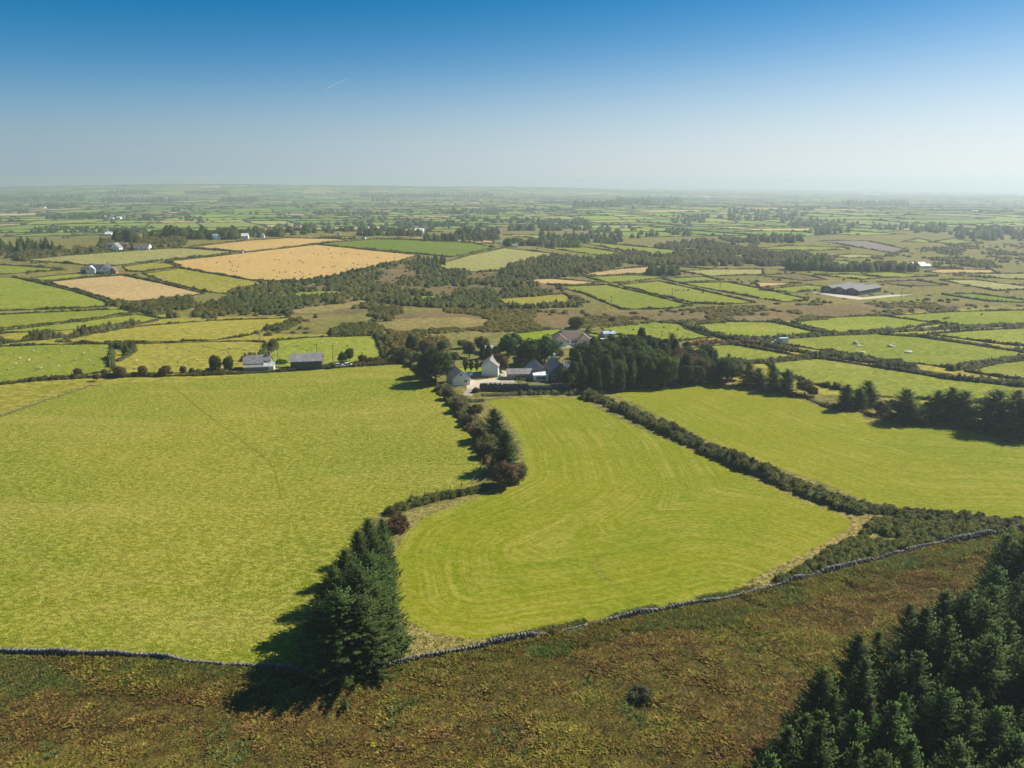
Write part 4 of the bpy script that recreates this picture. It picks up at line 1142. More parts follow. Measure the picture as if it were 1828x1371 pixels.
for k, (x0, y0, x1, y1, con, hh, label) in enumerate(WOODS):
    mid = ground([((x0 + x1) / 2, y1)])[0]
    d = math.hypot(*mid[:2])
    hpx = hh * FPX / d
    a = ground([(x0, y1)])[0]; b = ground([(x1, y1)])[0]
    top = min(y1 - 1.0, y0 + hpx * 0.8)
    n = int(np.clip(np.hypot(*(a - b)[:2]) / hh * 6, 40, 380))
    ys = gw.uniform(top, y1, n * 2); xs = gw.uniform(x0, x1, n * 2)
    if label.startswith('thorn'):
        ys = np.interp(xs, [480, 541, 611, 692, 750], [508, 508, 494, 474, 460]) + gw.uniform(-2, 2, n * 2)
    P = ground(np.column_stack([xs, ys]))
    edge = np.minimum((xs - x0), (x1 - xs)) / (x1 - x0)
    keep = fbm(P[:, 0] / (hh * 3), P[:, 1] / (hh * 6), 70 + k) + np.minimum(edge * 2, 0.25) > 0.45
    P = P[keep][:n]
    m = len(P)
    if m < 3: continue
    hk = 1.25 if y1 < 372 else 0.72 if y1 < 426 else 0.95
    h = hh * hk * gw.uniform(0.5, 1.15, m); w = h * (gw.uniform(0.45, 0.7, m) if con else gw.uniform(0.75, 1.25, m))
    pal = np.array([(0.75, 0.9, 0.9), (0.9, 1.0, 0.9), (1.15, 1.1, 0.9), (1.3, 1.2, 0.9)]) * (0.75 if con else 1.0)
    mass('woodland', P, w, h, pal[gw.integers(0, 4, m)], 'leaf', label, CONES if con else DOMES, 16, 300 + k)

# loose trees dotted through the far farmland
q = np.column_stack([gw.uniform(-60, 1890, 3600), 345 + 85 * gw.uniform(0, 1, 3600) ** 1.3])
P = ground(q)
cn = fbm(P[:, 0] / 160, P[:, 1] / 260, 90)
m = beyond(P[:, 0], P[:, 1]) & (cn > 0.635) & (np.hypot(P[:, 0], P[:, 1]) < 9500)
P = P[m]
h = gw.uniform(3.5, 8, len(P)) * (1 + np.hypot(P[:, 0], P[:, 1]) / 9000)
mass('woodland', P, h * gw.uniform(0.9, 1.8, len(P)), h, ones * gw.uniform(0.7, 1.3, (len(P), 1)), 'leaf', 'loose hedgerow trees dotted over the far fields', DOMES, 6, 401)
# ------------------------------------------------------------------ dry stone wall: every stone is real geometry
def project(x, y, z):
    X = np.asarray(x, float); Yc = np.asarray(y, float); Z = np.asarray(z, float) - CAMZ
    depth = Yc * _cp - Z * _sp
    return IW / 2 + FPX * X / depth, IH / 2 + FPX * (-(Yc * _sp + Z * _cp)) / depth

def stone_arrays(path, height, depth, size, seed, ragged=0.25):
    g = np.random.default_rng(seed)
    Q, t = resample(path, 0.25)
    tan = unit(np.gradient(Q, axis=0)); nor = np.stack([-tan[:, 1], tan[:, 0]], 1)
    cube = np.array([(-1, -1, -1), (1, -1, -1), (1, 1, -1), (-1, 1, -1), (-1, -1, 1), (1, -1, 1), (1, 1, 1), (-1, 1, 1)]) * 0.5
    quads = np.array([(0, 3, 2, 1), (4, 5, 6, 7), (0, 1, 5, 4), (1, 2, 6, 5), (2, 3, 7, 6), (3, 0, 4, 7)])
    Vs, Fs, Cs = [], [], []
    k = 0
    n_c = max(2, int(height / (size * 0.8)))
    L = t[-1]
    for c in range(n_c + 1):
        cop = c == n_c                                    # cope stones on edge
        for side in ((0,) if cop else (-1, 1)):
            s = g.uniform(0, size)
            while s < L:
                ln = size * g.uniform(0.7, 1.7) * (0.6 if cop else 1)
                i = min(len(t) - 1, int(s / 0.25))
                hloc = height * (1 - ragged + ragged * 2 * float(vnoise(s / 4.0, 0.0, seed)) - 0.55 * (float(vnoise(s / 11.0, 3.0, seed)) > 0.80))
                zc = (c + 0.5) * hloc / (n_c + 0.3)
                if zc < hloc * 1.1:
                    sx, sy, sz = ln, depth * (0.95 if cop else 0.55) * g.uniform(0.8, 1.15), hloc / (n_c + 0.3) * (1.35 if cop else 1.08) * g.uniform(0.8, 1.25)
                    v = cube * np.array([sx, sy, sz]) * g.uniform(0.78, 1.12, (8, 3))
                    th = g.normal(0, 0.18)
                    ct, st = tan[i] * math.cos(th) + nor[i] * math.sin(th), nor[i] * math.cos(th) - tan[i] * math.sin(th)
                    off = side * depth * 0.26 * (1 - 0.25 * c / n_c) + g.normal(0, 0.04)
                    base = Q[i] + nor[i] * off
                    w = np.column_stack([base[0] + v[:, 0] * ct[0] + v[:, 1] * st[0], base[1] + v[:, 0] * ct[1] + v[:, 1] * st[1],
                                         float(hgt(base[0], base[1])) + zc + v[:, 2]])
                    Vs.append(w); Fs.append(quads + k); k += 8
                    Cs.append(np.tile(g.uniform(0.6, 1.3) * np.array([1, g.uniform(0.95, 1.02), g.uniform(0.88, 1.04)]), (8, 1)))
                s += ln * g.uniform(0.95, 1.15)
    return np.concatenate(Vs), np.concatenate(Fs), np.concatenate(Cs)

s = NB("field_stone")
sc_ = s.mix(1.0, s.attr("tint").outputs["Color"], (0.15, 0.147, 0.135), 'MULTIPLY')
lich = s.ramp(s.noise(s.pos(), 2.2, 4, 0.65), 0.50, 0.66)
sc_ = s.mix(s.math('MULTIPLY', lich, 0.45), sc_, (0.46, 0.45, 0.41))
drk = s.ramp(s.noise(s.pos(), 1.1, 3, 0.6), 0.56, 0.70)
sc_ = s.mix(s.math('MULTIPLY', drk, 0.6), sc_, (0.10, 0.105, 0.07))
s.pbr(sc_, 0.95, s.bump(s.noise(s.pos(), 9, 3), 0.5, 0.05), 0.1)
MAT['stone'] = s.m

wp = ground(densify(WALL, 14))
wall = empty("dry_stone_wall", tuple(wp[0]), 'long tumbledown dry stone wall between fields and heather moor', 'stone wall')
Vw, Fw, Cw = stone_arrays(wp, 0.55, 0.45, 0.42, 5, 0.75)
o = link("stones", mesh_np("stones", Vw - wp[0], Fw, MAT['stone'], col=Cw), wall); o["kind"] = "stuff"

# ------------------------------------------------------------------ heather, bracken and grass tufts
def tufts(name, P, rad, hh, cols, blades, label, seed, lean=0.6, bw=0.30):
    g = np.random.default_rng(seed)
    n = len(P)
    a = g.uniform(0, 6.283, (n, blades)); q = g.uniform(0.15, 1, (n, blades))
    d = np.stack([np.cos(a), np.sin(a), np.zeros_like(a)], -1)
    b = P[:, None] + d * (q * rad[:, None] * 0.55)[..., None] - np.array([0, 0, 0.05])
    up = hh[:, None] * g.uniform(0.55, 1.15, (n, blades)) * (1.1 - 0.45 * q)
    tip = b + d * (rad[:, None] * lean * q)[..., None]; tip[..., 2] += up
    sd = np.stack([-d[..., 1], d[..., 0], np.zeros_like(a)], -1) * (rad[:, None] * bw)[..., None]
    V = np.stack([b - sd, b + sd, tip], 2).reshape(-1, 3)
    C = np.repeat((cols[:, None] * g.uniform(0.7, 1.35, (n, blades, 1))).reshape(-1, 3), 3, axis=0)
    o = link(name, mesh_np(name, V, np.arange(len(V)).reshape(-1, 3), MAT['heather'], col=C))
    o["kind"] = "stuff"; o["label"] = label
    return o

gm = np.random.default_rng(55)
WXY = wp[:, :2]
MOORP = REG[0][2][:, :2]
XY = np.column_stack([gm.uniform(-95, 190, 560000), gm.uniform(48, 240, 560000)])
px_, py_ = project(XY[:, 0], XY[:, 1], hgt(XY[:, 0], XY[:, 1]))
ok = (px_ > -90) & (px_ < 1930) & (py_ < 1440) & inside(XY[:, 0], XY[:, 1], MOORP)
XY = XY[ok][:62000]
dw = dist_poly(XY[:, 0], XY[:, 1], WXY, False)
z = 0.04 + hgt(XY[:, 0], XY[:, 1]) + (fbm(XY[:, 0] / 6, XY[:, 1] / 6, 4) - 0.5) * sstep(0.2, 4, dw)
P = np.column_stack([XY, z])
n1 = sstep(0.3, 0.7, fbm(XY[:, 0] / 7, XY[:, 1] / 5, 31)); n2 = sstep(0.28, 0.72, fbm(XY[:, 0] / 3.4 + 9, XY[:, 1] / 2.2, 32)); n3 = sstep(0.3, 0.7, fbm(XY[:, 0] / 18 + 3, XY[:, 1] / 14, 33))
HEATH = np.array([(0.118, 0.086, 0.030), (0.128, 0.080, 0.038), (0.165, 0.130, 0.038), (0.225, 0.185, 0.055), (0.135, 0.130, 0.028), (0.105, 0.118, 0.026), (0.070, 0.058, 0.024)])
wsel = np.stack([1.4 * n3, 1.2 * n3 * (n2 > 0.5), 1.0 * n1, 1.1 * (1 - n2) * n1, 0.9 * (1 - n3), 0.9 * (n1 > 0.55) * (1 - n3) * 1.6, 0.7 * (n2 < 0.42)], 1) + 0.12
nearw = np.clip(1 - dw / (6 + 9 * vnoise(XY[:, 0] / 9, XY[:, 1] * 0, 35)), 0, 1)
wsel[:, 4] += nearw * 0.8; wsel[:, 5] += nearw * 2.6
wsel /= wsel.sum(1, keepdims=True)
ci = (np.cumsum(wsel, 1) < gm.uniform(0, 1, (len(P), 1))).sum(1).clip(0, 6)
cols = HEATH[ci] * (0.70 + 0.6 * n2[:, None]) * np.array([1.92, 1.95, 1.32])
rad = gm.uniform(0.36, 0.75, len(P)) * (0.8 + 0.5 * n2); hgt_t = gm.uniform(0.10, 0.26, len(P)) * (0.5 + 1.3 * n2) * (1 + 0.7 * nearw)
tufts('heather', P, rad, hgt_t, cols, 8, 'brown heather, dry grass and bracken covering the moor', 56, 1.0, 0.34)

# dry grass along the mown field and wall
VERGE = FIELDS[0][2]
q = scatter_px(VERGE, 15000, gm, False)
q = q[~(inside(q[:, 0], q[:, 1], CF) | inside(q[:, 0], q[:, 1], RF) | inside(q[:, 0], q[:, 1], LP))]
P = ground(q)
nz = fbm(P[:, 0] / 5, P[:, 1] / 5, 61)
DRY = np.array([(0.30, 0.225, 0.08), (0.23, 0.19, 0.06), (0.15, 0.155, 0.035), (0.10, 0.115, 0.03)])
ci = np.clip(((1 - nz) * 5.2 - 0.4 + gm.normal(0, 0.6, len(P))).astype(int), 0, 3)
tufts('dry_grass', P, gm.uniform(0.25, 0.5, len(P)), gm.uniform(0.10, 0.28, len(P)), DRY[ci] * 1.25, 6, 'dry blond grass between mown field and stone wall', 62)

# tussocks of the wide pasture
q = np.column_stack([gm.uniform(-60, 870, 60000), 700 + 500 * np.sqrt(gm.uniform(0, 1, 60000))])
q = q[inside(q[:, 0], q[:, 1], LP)]
P = ground(q)
nz = fbm(P[:, 0] / 9, P[:, 1] / 5, 64)
keep = nz > gm.uniform(0.30, 0.70, len(P))
P = P[keep][:9000]; nz = nz[keep][:9000]
TUS = np.array([(0.30, 0.255, 0.075), (0.235, 0.225, 0.05), (0.165, 0.195, 0.028)])
tufts('grass', P, gm.uniform(0.25, 0.55, len(P)), gm.uniform(0.05, 0.13, len(P)), 1.35 * TUS[gm.integers(0, 3, len(P))], 5, 'tussocky grass of the wide pasture', 65, 0.9, 0.35)

# gorse and bracken thicket between wall and field corner, and along the wall
def gorse_patch(label, poly, n, wr, hr, pal, seed, thr=0.42, avoid=(CF, RF, LP)):
    g = np.random.default_rng(seed)
    q = scatter_px(poly, n * 2, g, False)
    for a in avoid: q = q[~inside(q[:, 0], q[:, 1], a)]
    P = ground(q)
    P = P[fbm(P[:, 0] / 7 + seed, P[:, 1] / 7, seed) > thr][:n]
    m = len(P)
    mass('gorse', P, g.uniform(*wr, m), g.uniform(*hr, m), pal[g.integers(0, len(pal), m)], 'gorse', label, DOMES, 60, seed, 0.10)
PAL_BRK = np.array([(1, 1.05, 0.9), (1.35, 1.35, 0.9), (1.8, 1.6, 1.0), (0.9, 1.2, 1.2), (1.1, 1.3, 1.1)])
gorse_patch('gorse and bracken thicket above the stone wall on the right', [(1590, 925), (1640, 920), (1740, 930), (1880, 935), (1860, 945), (1740, 955), (1640, 973), (1560, 994), (1470, 1018), (1380, 1042), (1440, 1010), (1535, 955), (1560, 930)], 640, (1.2, 2.6), (0.6, 1.4), PAL_BRK, 71, 0.40)
def fern_belt(label, poly, n, seed, hr=(0.35, 0.8), thr=0.40, pal=None):
    g = np.random.default_rng(seed)
    q = scatter_px(poly, n * 2, g, False)
    P = ground(q)
    P = P[fbm(P[:, 0] / 5 + seed, P[:, 1] / 4, seed) > thr][:n]
    m = len(P)
    pal = pal if pal is not None else np.array([(0.085, 0.120, 0.026), (0.110, 0.135, 0.030), (0.150, 0.145, 0.035), (0.070, 0.100, 0.028), (0.19, 0.155, 0.03)])
    zone = vnoise(P[:, 0] / 6, P[:, 1] / 5, seed + 2)
    ci = np.clip((zone * 5 + g.normal(0, 0.9, m)).astype(int), 0, 4)
    tufts('bracken', P, g.uniform(0.4, 0.85, m), g.uniform(*hr, m) * 0.75, pal[ci] * 1.6, 14, label, seed, 1.0, 0.24)
fern_belt('green bracken and bramble below the stone wall on the left', [(-40, 1170), (130, 1174), (270, 1178), (380, 1190), (480, 1196), (520, 1205), (460, 1224), (300, 1216), (150, 1240), (40, 1262), (-40, 1262)], 3600, 72)
fern_belt('green bracken and gorse below the middle of the stone wall', [(780, 1176), (900, 1152), (1000, 1133), (1090, 1113), (1200, 1091), (1300, 1074), (1400, 1047), (1480, 1026), (1560, 1006), (1700, 975), (1790, 955), (1780, 990), (1640, 1010), (1480, 1060), (1300, 1115), (1150, 1130), (1020, 1165), (930, 1180)], 3600, 73)
fern_belt('bracken and grass leaning on the upper side of the wall', [(760, 1160), (900, 1136), (1000, 1117), (1090, 1098), (1200, 1076), (1300, 1058), (1380, 1038), (1480, 1008), (1480, 1018), (1380, 1046), (1300, 1066), (1200, 1084), (1000, 1126), (830, 1160)], 2200, 75, (0.3, 0.7), 0.44)
fern_belt('green tussocks scattered over the heather moor', [(0, 1260), (500, 1270), (900, 1190), (1300, 1130), (1600, 1040), (1500, 1160), (1300, 1371), (0, 1371)], 900, 74, (0.25, 0.55), 0.57)

# ------------------------------------------------------------------ single trees and shrubs
ORD = ['first', 'second', 'third', 'fourth', 'fifth', 'sixth', 'seventh', 'eighth', 'ninth', 'tenth', 'eleventh', 'twelfth', 'thirteenth', 'fourteenth', 'fifteenth', 'sixteenth']
# spruce group where the fields meet the wall: two ragged rows running away from the wall
row = [(612, 1196, 13.0, 1.3), (652, 1194, 12.0, 1.2), (578, 1172, 9.5, 1.15), (640, 1150, 13.0, 1.25), (684, 1150, 9.5, 1.1), (600, 1122, 10.5, 1.15), (662, 1098, 11.5, 1.1),
       (690, 1078, 8.5, 0.95), (622, 1078, 10.0, 1.05), (674, 1046, 9.5, 0.95), (645, 1034, 9.5, 0.95), (690, 1022, 7.5, 0.85), (660, 1000, 8.5, 0.85), (684, 985, 7.0, 0.8)]
for i, (x, y, h, _) in enumerate(row):
    lab = ('tallest front spruce of the group straddling the stone wall' if i == 0 else ORD[i] + ' dark spruce from the wall in the group between the fields')
    place('wide_spruce', 'spruce_tree', G(x, y), h, lab, 'tree', 'spruce group at the meeting of fields and wall', wide=_)
place('shrub', 'thorn_bush', G(706, 945), 4.0, 'rusty olive bush behind the spruce group', 'bush', None, 'brown_leaf', 1.0)

# plantation in the lower right corner
TIPS = [(1290, 1430), (1345, 1330), (1400, 1255), (1470, 1195), (1510, 1135), (1570, 1095), (1640, 1045), (1740, 1040), (1778, 1030), (1772, 990), (1800, 950), (1830, 918), (2050, 880), (2050, 1760), (1250, 1760)]
gp = np.random.default_rng(21)
plant = []
for gx in np.arange(8, 130, 4.1):
    for gy in np.arange(34, 150, 4.1):
        x = gx + gp.uniform(-1.5, 1.5); y = gy + gp.uniform(-1.5, 1.5); h = gp.uniform(11.0, 17.0)
        zb = float(hgt(x, y))
        tx, ty = project(x, y, zb + h)
        if tx < 1960 and ty < 1420 and inside(np.array([tx]), np.array([ty]), TIPS)[0]:
            de = float(dist_poly(np.array([tx]), np.array([ty]), np.array(TIPS[:12], float), False)[0])
            plant.append((x, y, zb, h, float(tx), float(ty), de))
edge_t = sorted([p for p in plant if p[6] < 42 and p[4] < 1828 and p[5] < 1371], key=lambda p: -p[5])[:16]
for p in plant:
    if p in edge_t:
        lab = ORD[edge_t.index(p)] + ' spruce up from the bottom along the plantation edge'
    elif p[4] > 1828 or p[5] > 1371:
        lab = 'spruce at the outer corner of the dark plantation'
    else:
        lab = 'close-set spruce in the ' + ('upper' if p[5] < 1140 else 'middle' if p[5] < 1260 else 'lowest') + ' third of the dark plantation at lower right'
    place('spruce', 'spruce_tree', p[:3], p[3], lab, 'tree', 'plantation spruces', wide=gp.uniform(0.9, 1.12))

# conifer row along the right mown field
ROW = [('wide_spruce', 1335, 688, 8.5, None), ('wide_spruce', 1352, 692, 7.0, None), ('wide_spruce', 1378, 697, 8.6, None), ('wide_spruce', 1402, 701, 8.2, None),
       ('wide_spruce', 1508, 730, 8.0, None), ('wide_spruce', 1532, 729, 6.5, None), ('wide_spruce', 1545, 723, 8.0, None), ('wide_spruce', 1610, 752, 10.0, None),
       ('wide_spruce', 1667, 752, 9.5, None), ('wide_spruce', 1692, 752, 10.5, None), ('wide_spruce', 1716, 755, 10.0, None), ('wide_spruce', 1772, 770, 12.5, None),
       ('wide_spruce', 1806, 772, 12.5, None), ('wide_spruce', 1834, 780, 12.0, None)]
for i, (k, x, y, h, m_) in enumerate(ROW):
    place(k, 'spruce_tree', G(x, y), h, ORD[i] + ' spruce from the farm wood in the conifer row', 'tree', 'conifer row along the right mown field', m_, 1.25)
for x, y, h, m_, lab in ((1436, 705, 5.5, 'olive_leaf', 'olive thorn tree between the first conifers of the row'), (1650, 752, 6.0, 'gold_leaf', 'small golden brown tree among the row of conifers'),
                         (1572, 740, 4.2, 'olive_leaf', 'spreading olive bush in the gap of the conifer row'), (1590, 736, 4.2, 'brown_leaf', 'grey-brown thorn bush in the gap of the conifer row'),
                         (1738, 752, 4.2, 'olive_leaf', 'olive bush between the last tall conifers'), (1450, 708, 3.8, 'brown_leaf', 'brown bush right of the olive thorn tree')):
    place('round', 'thorn_tree', G(x, y), h, lab, 'tree', None, m_, 1.1)
place('shrub', 'bracken_clump', G(1705, 764), 1.6, 'pinkish brown bracken clump under the tall conifers', 'shrub', None, 'rust_leaf', 1.6)
place('shrub', 'bracken_clump', G(1796, 786), 1.5, 'small pinkish bracken clump at the right end of the row', 'shrub', None, 'rust_leaf', 1.5)

# trees in the hedge between pasture and mown field
place('wide_spruce', 'pine_tree', G(884, 785), 9.0, 'dark pine at the top of the hedge below the farm', 'tree', None, None, 1.2)
place('wide_spruce', 'pine_tree', G(903, 838), 10.5, 'tall dark pine at the bend of the mown field', 'tree', None, None, 1.15)
place('round', 'thorn_tree', G(898, 868), 6.0, 'rusty brown bush at the bend of the mown field', 'tree', None, 'brown_leaf', 1.35)
place('round', 'thorn_tree', G(925, 858), 4.2, 'dark olive bush right of the rusty one', 'tree', None, 'olive_leaf', 1.1)
for i, (x, y, h, m_) in enumerate(((800, 712, 3.6, 'olive_leaf'), (815, 735, 3.8, 'brown_leaf'), (838, 760, 3.5, 'olive_leaf'), (850, 785, 3.8, 'brown_leaf'), (868, 815, 4.0, 'olive_leaf'), (848, 742, 3.6, 'olive_leaf'))):
    place('round', 'thorn_tree', G(x, y), h, ORD[i] + ' thorn bush down the hedge from the farmyard', 'tree', 'thorn bushes in the hedge below the farm', m_, 1.25)

# the farm: garden trees
FT = [('dark_round', 778, 684, 13.0, None, 0.95, 'big dark evergreen left of the white gabled outbuilding'),
      ('dark_round', 762, 672, 9.5, None, 0.85, 'dark evergreen half hidden by the biggest farm tree'),
      ('vase', 831, 664, 5.0, None, 1, 'left of three clipped trees on the lawn'), ('vase', 841, 664, 5.0, None, 1, 'middle of three clipped trees on the lawn'),
      ('vase', 851, 664, 4.9, None, 1, 'right of three clipped trees on the lawn'),
      ('round', 893, 664, 7.5, 'brown_leaf', 0.95, 'brown leafed tree behind the green gabled house'),
      ('dark_round', 905, 636, 9.0, None, 1.0, 'dark rounded evergreen behind the brown leafed tree'), ('dark_round', 921, 622, 6.5, None, 0.9, 'dark evergreen beside the bright meadow'),
      ('dark_round', 948, 652, 10.5, None, 1.05, 'broad dark evergreen behind the farmhouse, left half'), ('dark_round', 972, 648, 11.0, None, 1.05, 'broad dark evergreen behind the farmhouse, right half'),
      ('round', 939, 655, 5.0, 'gold_leaf', 1.0, 'golden autumn tree on the farmhouse lawn'), ('round', 962, 652, 4.0, 'gold_leaf', 0.8, 'little yellow tree beside the farmhouse gable'),
      ('tall', 872, 652, 8.0, None, 0.9, 'dark pointed tree left of the green gabled house'), ('tall', 862, 640, 6.0, None, 0.8, 'small dark tree beside the blue roofed shed'),
      ('round', 838, 638, 7.0, 'brown_leaf', 0.9, 'russet tree behind the clipped trees'), ('round', 861, 628, 6.5, 'olive_leaf', 0.9, 'olive tree at the edge of the garden'),
      ('dark_round', 735, 632, 8.5, None, 0.75, 'dark evergreen at the left end of the farm'), ('round', 722, 646, 6.0, 'olive_leaf', 1.0, 'olive brown tree at the pasture corner'),
      ('round', 745, 652, 5.5, 'pale_leaf', 0.9, 'pale green willow left of the big dark tree'), ('round', 704, 640, 4.5, 'brown_leaf', 1.1, 'brown thorn tree beside the barn pasture'),
      ('round', 760, 632, 6.0, 'brown_leaf', 1.1, 'brown tree behind the big dark tree'), ('round', 798, 652, 5.0, 'olive_leaf', 0.9, 'olive tree right of the big dark tree'),
      ('round', 1030, 586, 6.0, 'leaf', 1.6, 'dark thicket tree on the heath behind the bungalow'), ('round', 1090, 600, 3.0, 'olive_leaf', 1.2, 'garden bush right of the bungalow'),
      ('shrub', 1068, 620, 2.0, 'pale_leaf', 1.2, 'rounded pale shrub on the bungalow lawn'), ('shrub', 1078, 619, 1.8, 'olive_leaf', 1.2, 'olive shrub beside the pale one on the bungalow lawn'),
      ('round', 1005, 680, 6.0, 'pale_leaf', 0.95, 'grey-green tree in front of the farmhouse'), ('shrub', 913, 674, 3.0, 'brown_leaf', 0.7, 'spiky brown garden palm beside the gravel'),
      ('shrub', 850, 700, 2.0, 'brown_leaf', 1.0, 'dark brown bush on the verge of the farm track'),
      ('round', 812, 646, 4.2, 'pale_leaf', 1.0, 'pale green tree behind the lawn of clipped trees'), ('round', 884, 640, 5.0, 'leaf', 1.0, 'green tree behind the dark pointed one'),
      ('dark_round', 1012, 692, 6.5, None, 1.0, 'dark evergreen at the end of the garden wall'), ('round', 1000, 640, 4.0, 'olive_leaf', 1.1, 'olive tree between farmhouse and bungalow'),
      ('round', 1030, 640, 4.0, 'leaf', 1.1, 'green tree below the bungalow'), ('round', 1046, 634, 3.0, 'olive_leaf', 1.0, 'olive tree below the bungalow porch'), ('round', 826, 622, 4.0, 'olive_leaf', 1.2, 'olive bush by the straw coloured clearing'),
      ('round', 790, 628, 5.0, 'leaf', 1.0, 'green tree at the back of the garden'), ('shrub', 863, 652, 1.8, 'olive_leaf', 1.4, 'low shrubs at the corner of the green house'),
      ('tall', 978, 634, 6.5, None, 1.0, 'dark pointed tree left of the bungalow'), ('round', 930, 658, 3.0, 'pale_leaf', 1.0, 'small light green bush on the farmhouse lawn')]
for k, x, y, h, m_, w, lab in FT:
    place(k, 'garden_tree' if k != 'shrub' else 'garden_shrub', G(x, y), h, lab, 'tree' if k != 'shrub' else 'shrub', None, m_, w)

# the wood right of the farmhouse
gq = np.random.default_rng(8)
WPOLY = [(1022, 697), (1060, 700), (1120, 698), (1192, 690), (1300, 684), (1318, 676), (1290, 660), (1230, 644), (1150, 634), (1100, 632), (1062, 642), (1030, 655)]
cand = scatter_px(WPOLY, 600, gq, False)
cp = ground(cand)
order = np.argsort(-cand[:, 1])
kept = []
for i in order:
    if all(math.hypot(cp[i, 0] - cp[j, 0], cp[i, 1] - cp[j, 1]) > 4.6 for j in kept): kept.append(i)
for i in kept:
    x, y = cand[i]
    front = y > np.interp(x, [1022, 1120, 1192, 1300], [688, 690, 684, 677])
    u = gq.random()
    if x < 1190: kk, mm = (('tall', None) if u < 0.55 else ('dark_round', None) if u < 0.85 else ('round', 'leaf'))
    else: kk, mm = (('wide_spruce', None) if u < 0.25 else ('tall', None) if u < 0.45 else ('round', 'olive_leaf') if u < 0.7 else ('dark_round', None) if u < 0.85 else ('round', 'brown_leaf'))
    h = gq.uniform(8.0, 11.5) * (1.0 if x < 1200 else 0.85)
    kindw = {'tall': 'dark pointed evergreen', 'dark_round': 'dark rounded evergreen', 'wide_spruce': 'spruce', 'round': 'broadleaved tree'}[kk]
    if mm == 'brown_leaf': kindw = 'brown leafed tree'
    elif mm == 'olive_leaf': kindw = 'olive green tree'
    lab = kindw + ((' on the shaded front edge of the farm wood near the farmhouse' if x < 1160 else ' on the front edge of the farm wood near the conifers') if front else (' deep in the half of the farm wood nearer the farmhouse' if x < 1160 else ' deep in the half of the farm wood nearer the conifer row'))
    place(kk, 'wood_tree', cp[i], h, lab, 'tree', 'trees of the farm wood', mm, gq.uniform(0.75, 1.0))
place('shrub', 'bracken_clump', G(1025, 702), 2.0, 'rusty bracken clump at the corner of the farm wood', 'shrub', None, 'rust_leaf', 1.2)
place('shrub', 'bracken_clump', G(1062, 707), 1.2, 'strip of brown bracken at the head of the long hedge', 'shrub', None, 'rust_leaf', 2.2)

# hedge-bank shrubs along the top of the wide pasture
BANK = [(140, 672, 3.4, 'brown_leaf', 1.1, 'domed brown thorn left of the fence end'), (172, 680, 2.6, 'brown_leaf', 1.1, 'low brown thorn at the fence end'), (187, 671, 2.6, 'olive_leaf', 1.0, 'small thorn beside the large domed one'),
        (214, 673, 4.0, 'brown_leaf', 1.15, 'largest domed brown thorn on the bank'), (257, 670, 4.0, 'brown_leaf', 1.0, 'windswept brown thorn on the field bank'), (295, 670, 3.6, 'brown_leaf', 1.2, 'wide rusty thorn on the field bank'),
        (327, 668, 3.4, 'brown_leaf', 0.9, 'small round thorn on the field bank'), (343, 667, 2.4, 'olive_leaf', 1.0, 'low olive thorn near the cottage trees')]
for x, y, h, m_, w, lab in BANK:
    place('round', 'thorn_tree', G(x, y), h, lab, 'tree', None, m_, w)
for k, x, y, h, m_, w, lab in (('round', 385, 664, 7.0, 'leaf', 0.75, 'taller open tree left of the stone cottage'), ('dark_round', 409, 664, 6.2, None, 0.75, 'dense dark tree beside the stone cottage'),
                               ('dark_round', 612, 648, 4.5, 'leaf', 0.95, 'rounded dark tree left of the parked cars'), ('dark_round', 624, 645, 5.6, 'leaf', 0.75, 'taller dark tree behind the parked cars'),
                               ('round', 648, 648, 3.4, 'brown_leaf', 1.0, 'brown bush right of the parked cars'), ('round', 660, 650, 2.8, 'olive_leaf', 1.2, 'olive bush on the bank right of the cars'),
                               ('shrub', 592, 657, 2.4, 'olive_leaf', 1.1, 'olive bush between barn and parked cars'), ('shrub', 502, 648, 2.0, 'leaf', 1.6, 'dark bush behind the yard pole'),
                               ('shrub', 675, 648, 2.6, 'brown_leaf', 1.3, 'brown bush near the corner of the wide pasture'), ('shrub', 1146, 1245, 1.9, 'pale_leaf', 1.3, 'single rounded gorse bush on the heather moor'),
                               ('shrub', 985, 1131, 0.9, 'olive_leaf', 1.1, 'small gorse bush by the stone wall'), ('shrub', 740, 900, 2.0, 'gorse', 1.4, 'dark gorse mound at the end of the low hedge'),
                               ('shrub', 700, 917, 2.0, 'gorse', 1.3, 'dark gorse mound behind the spruce group'), ('round', 1092, 575, 3.0, 'olive_leaf', 1.3, 'bush on the heath behind the sheep pasture')):
    place(k, 'shrub' if k == 'shrub' else 'field_tree', G(x, y), h, lab, 'shrub' if k == 'shrub' else 'tree', None, m_, w)
# ------------------------------------------------------------------ buildings
def box_np(x0, y0, z0, x1, y1, z1):
    V = [(x0, y0, z0), (x1, y0, z0), (x1, y1, z0), (x0, y1, z0), (x0, y0, z1), (x1, y0, z1), (x1, y1, z1), (x0, y1, z1)]
    F = [(0, 3, 2, 1), (4, 5, 6, 7), (0, 1, 5, 4), (1, 2, 6, 5), (2, 3, 7, 6), (3, 0, 4, 7)]
    return V, F

def polys(name, parts, mat, smooth=False):
    """parts: list of (verts, faces of any size)"""
    me = bpy.data.meshes.new(name)
    V, F = [], []
    for v, f in parts:
        k = len(V); V += [tuple(map(float, p)) for p in v]; F += [tuple(i + k for i in q) for q in f]
    me.from_pydata(V, [], F); me.update()
    if smooth: me.polygons.foreach_set("use_smooth", [True] * len(F))
    me.materials.append(mat)
    return me

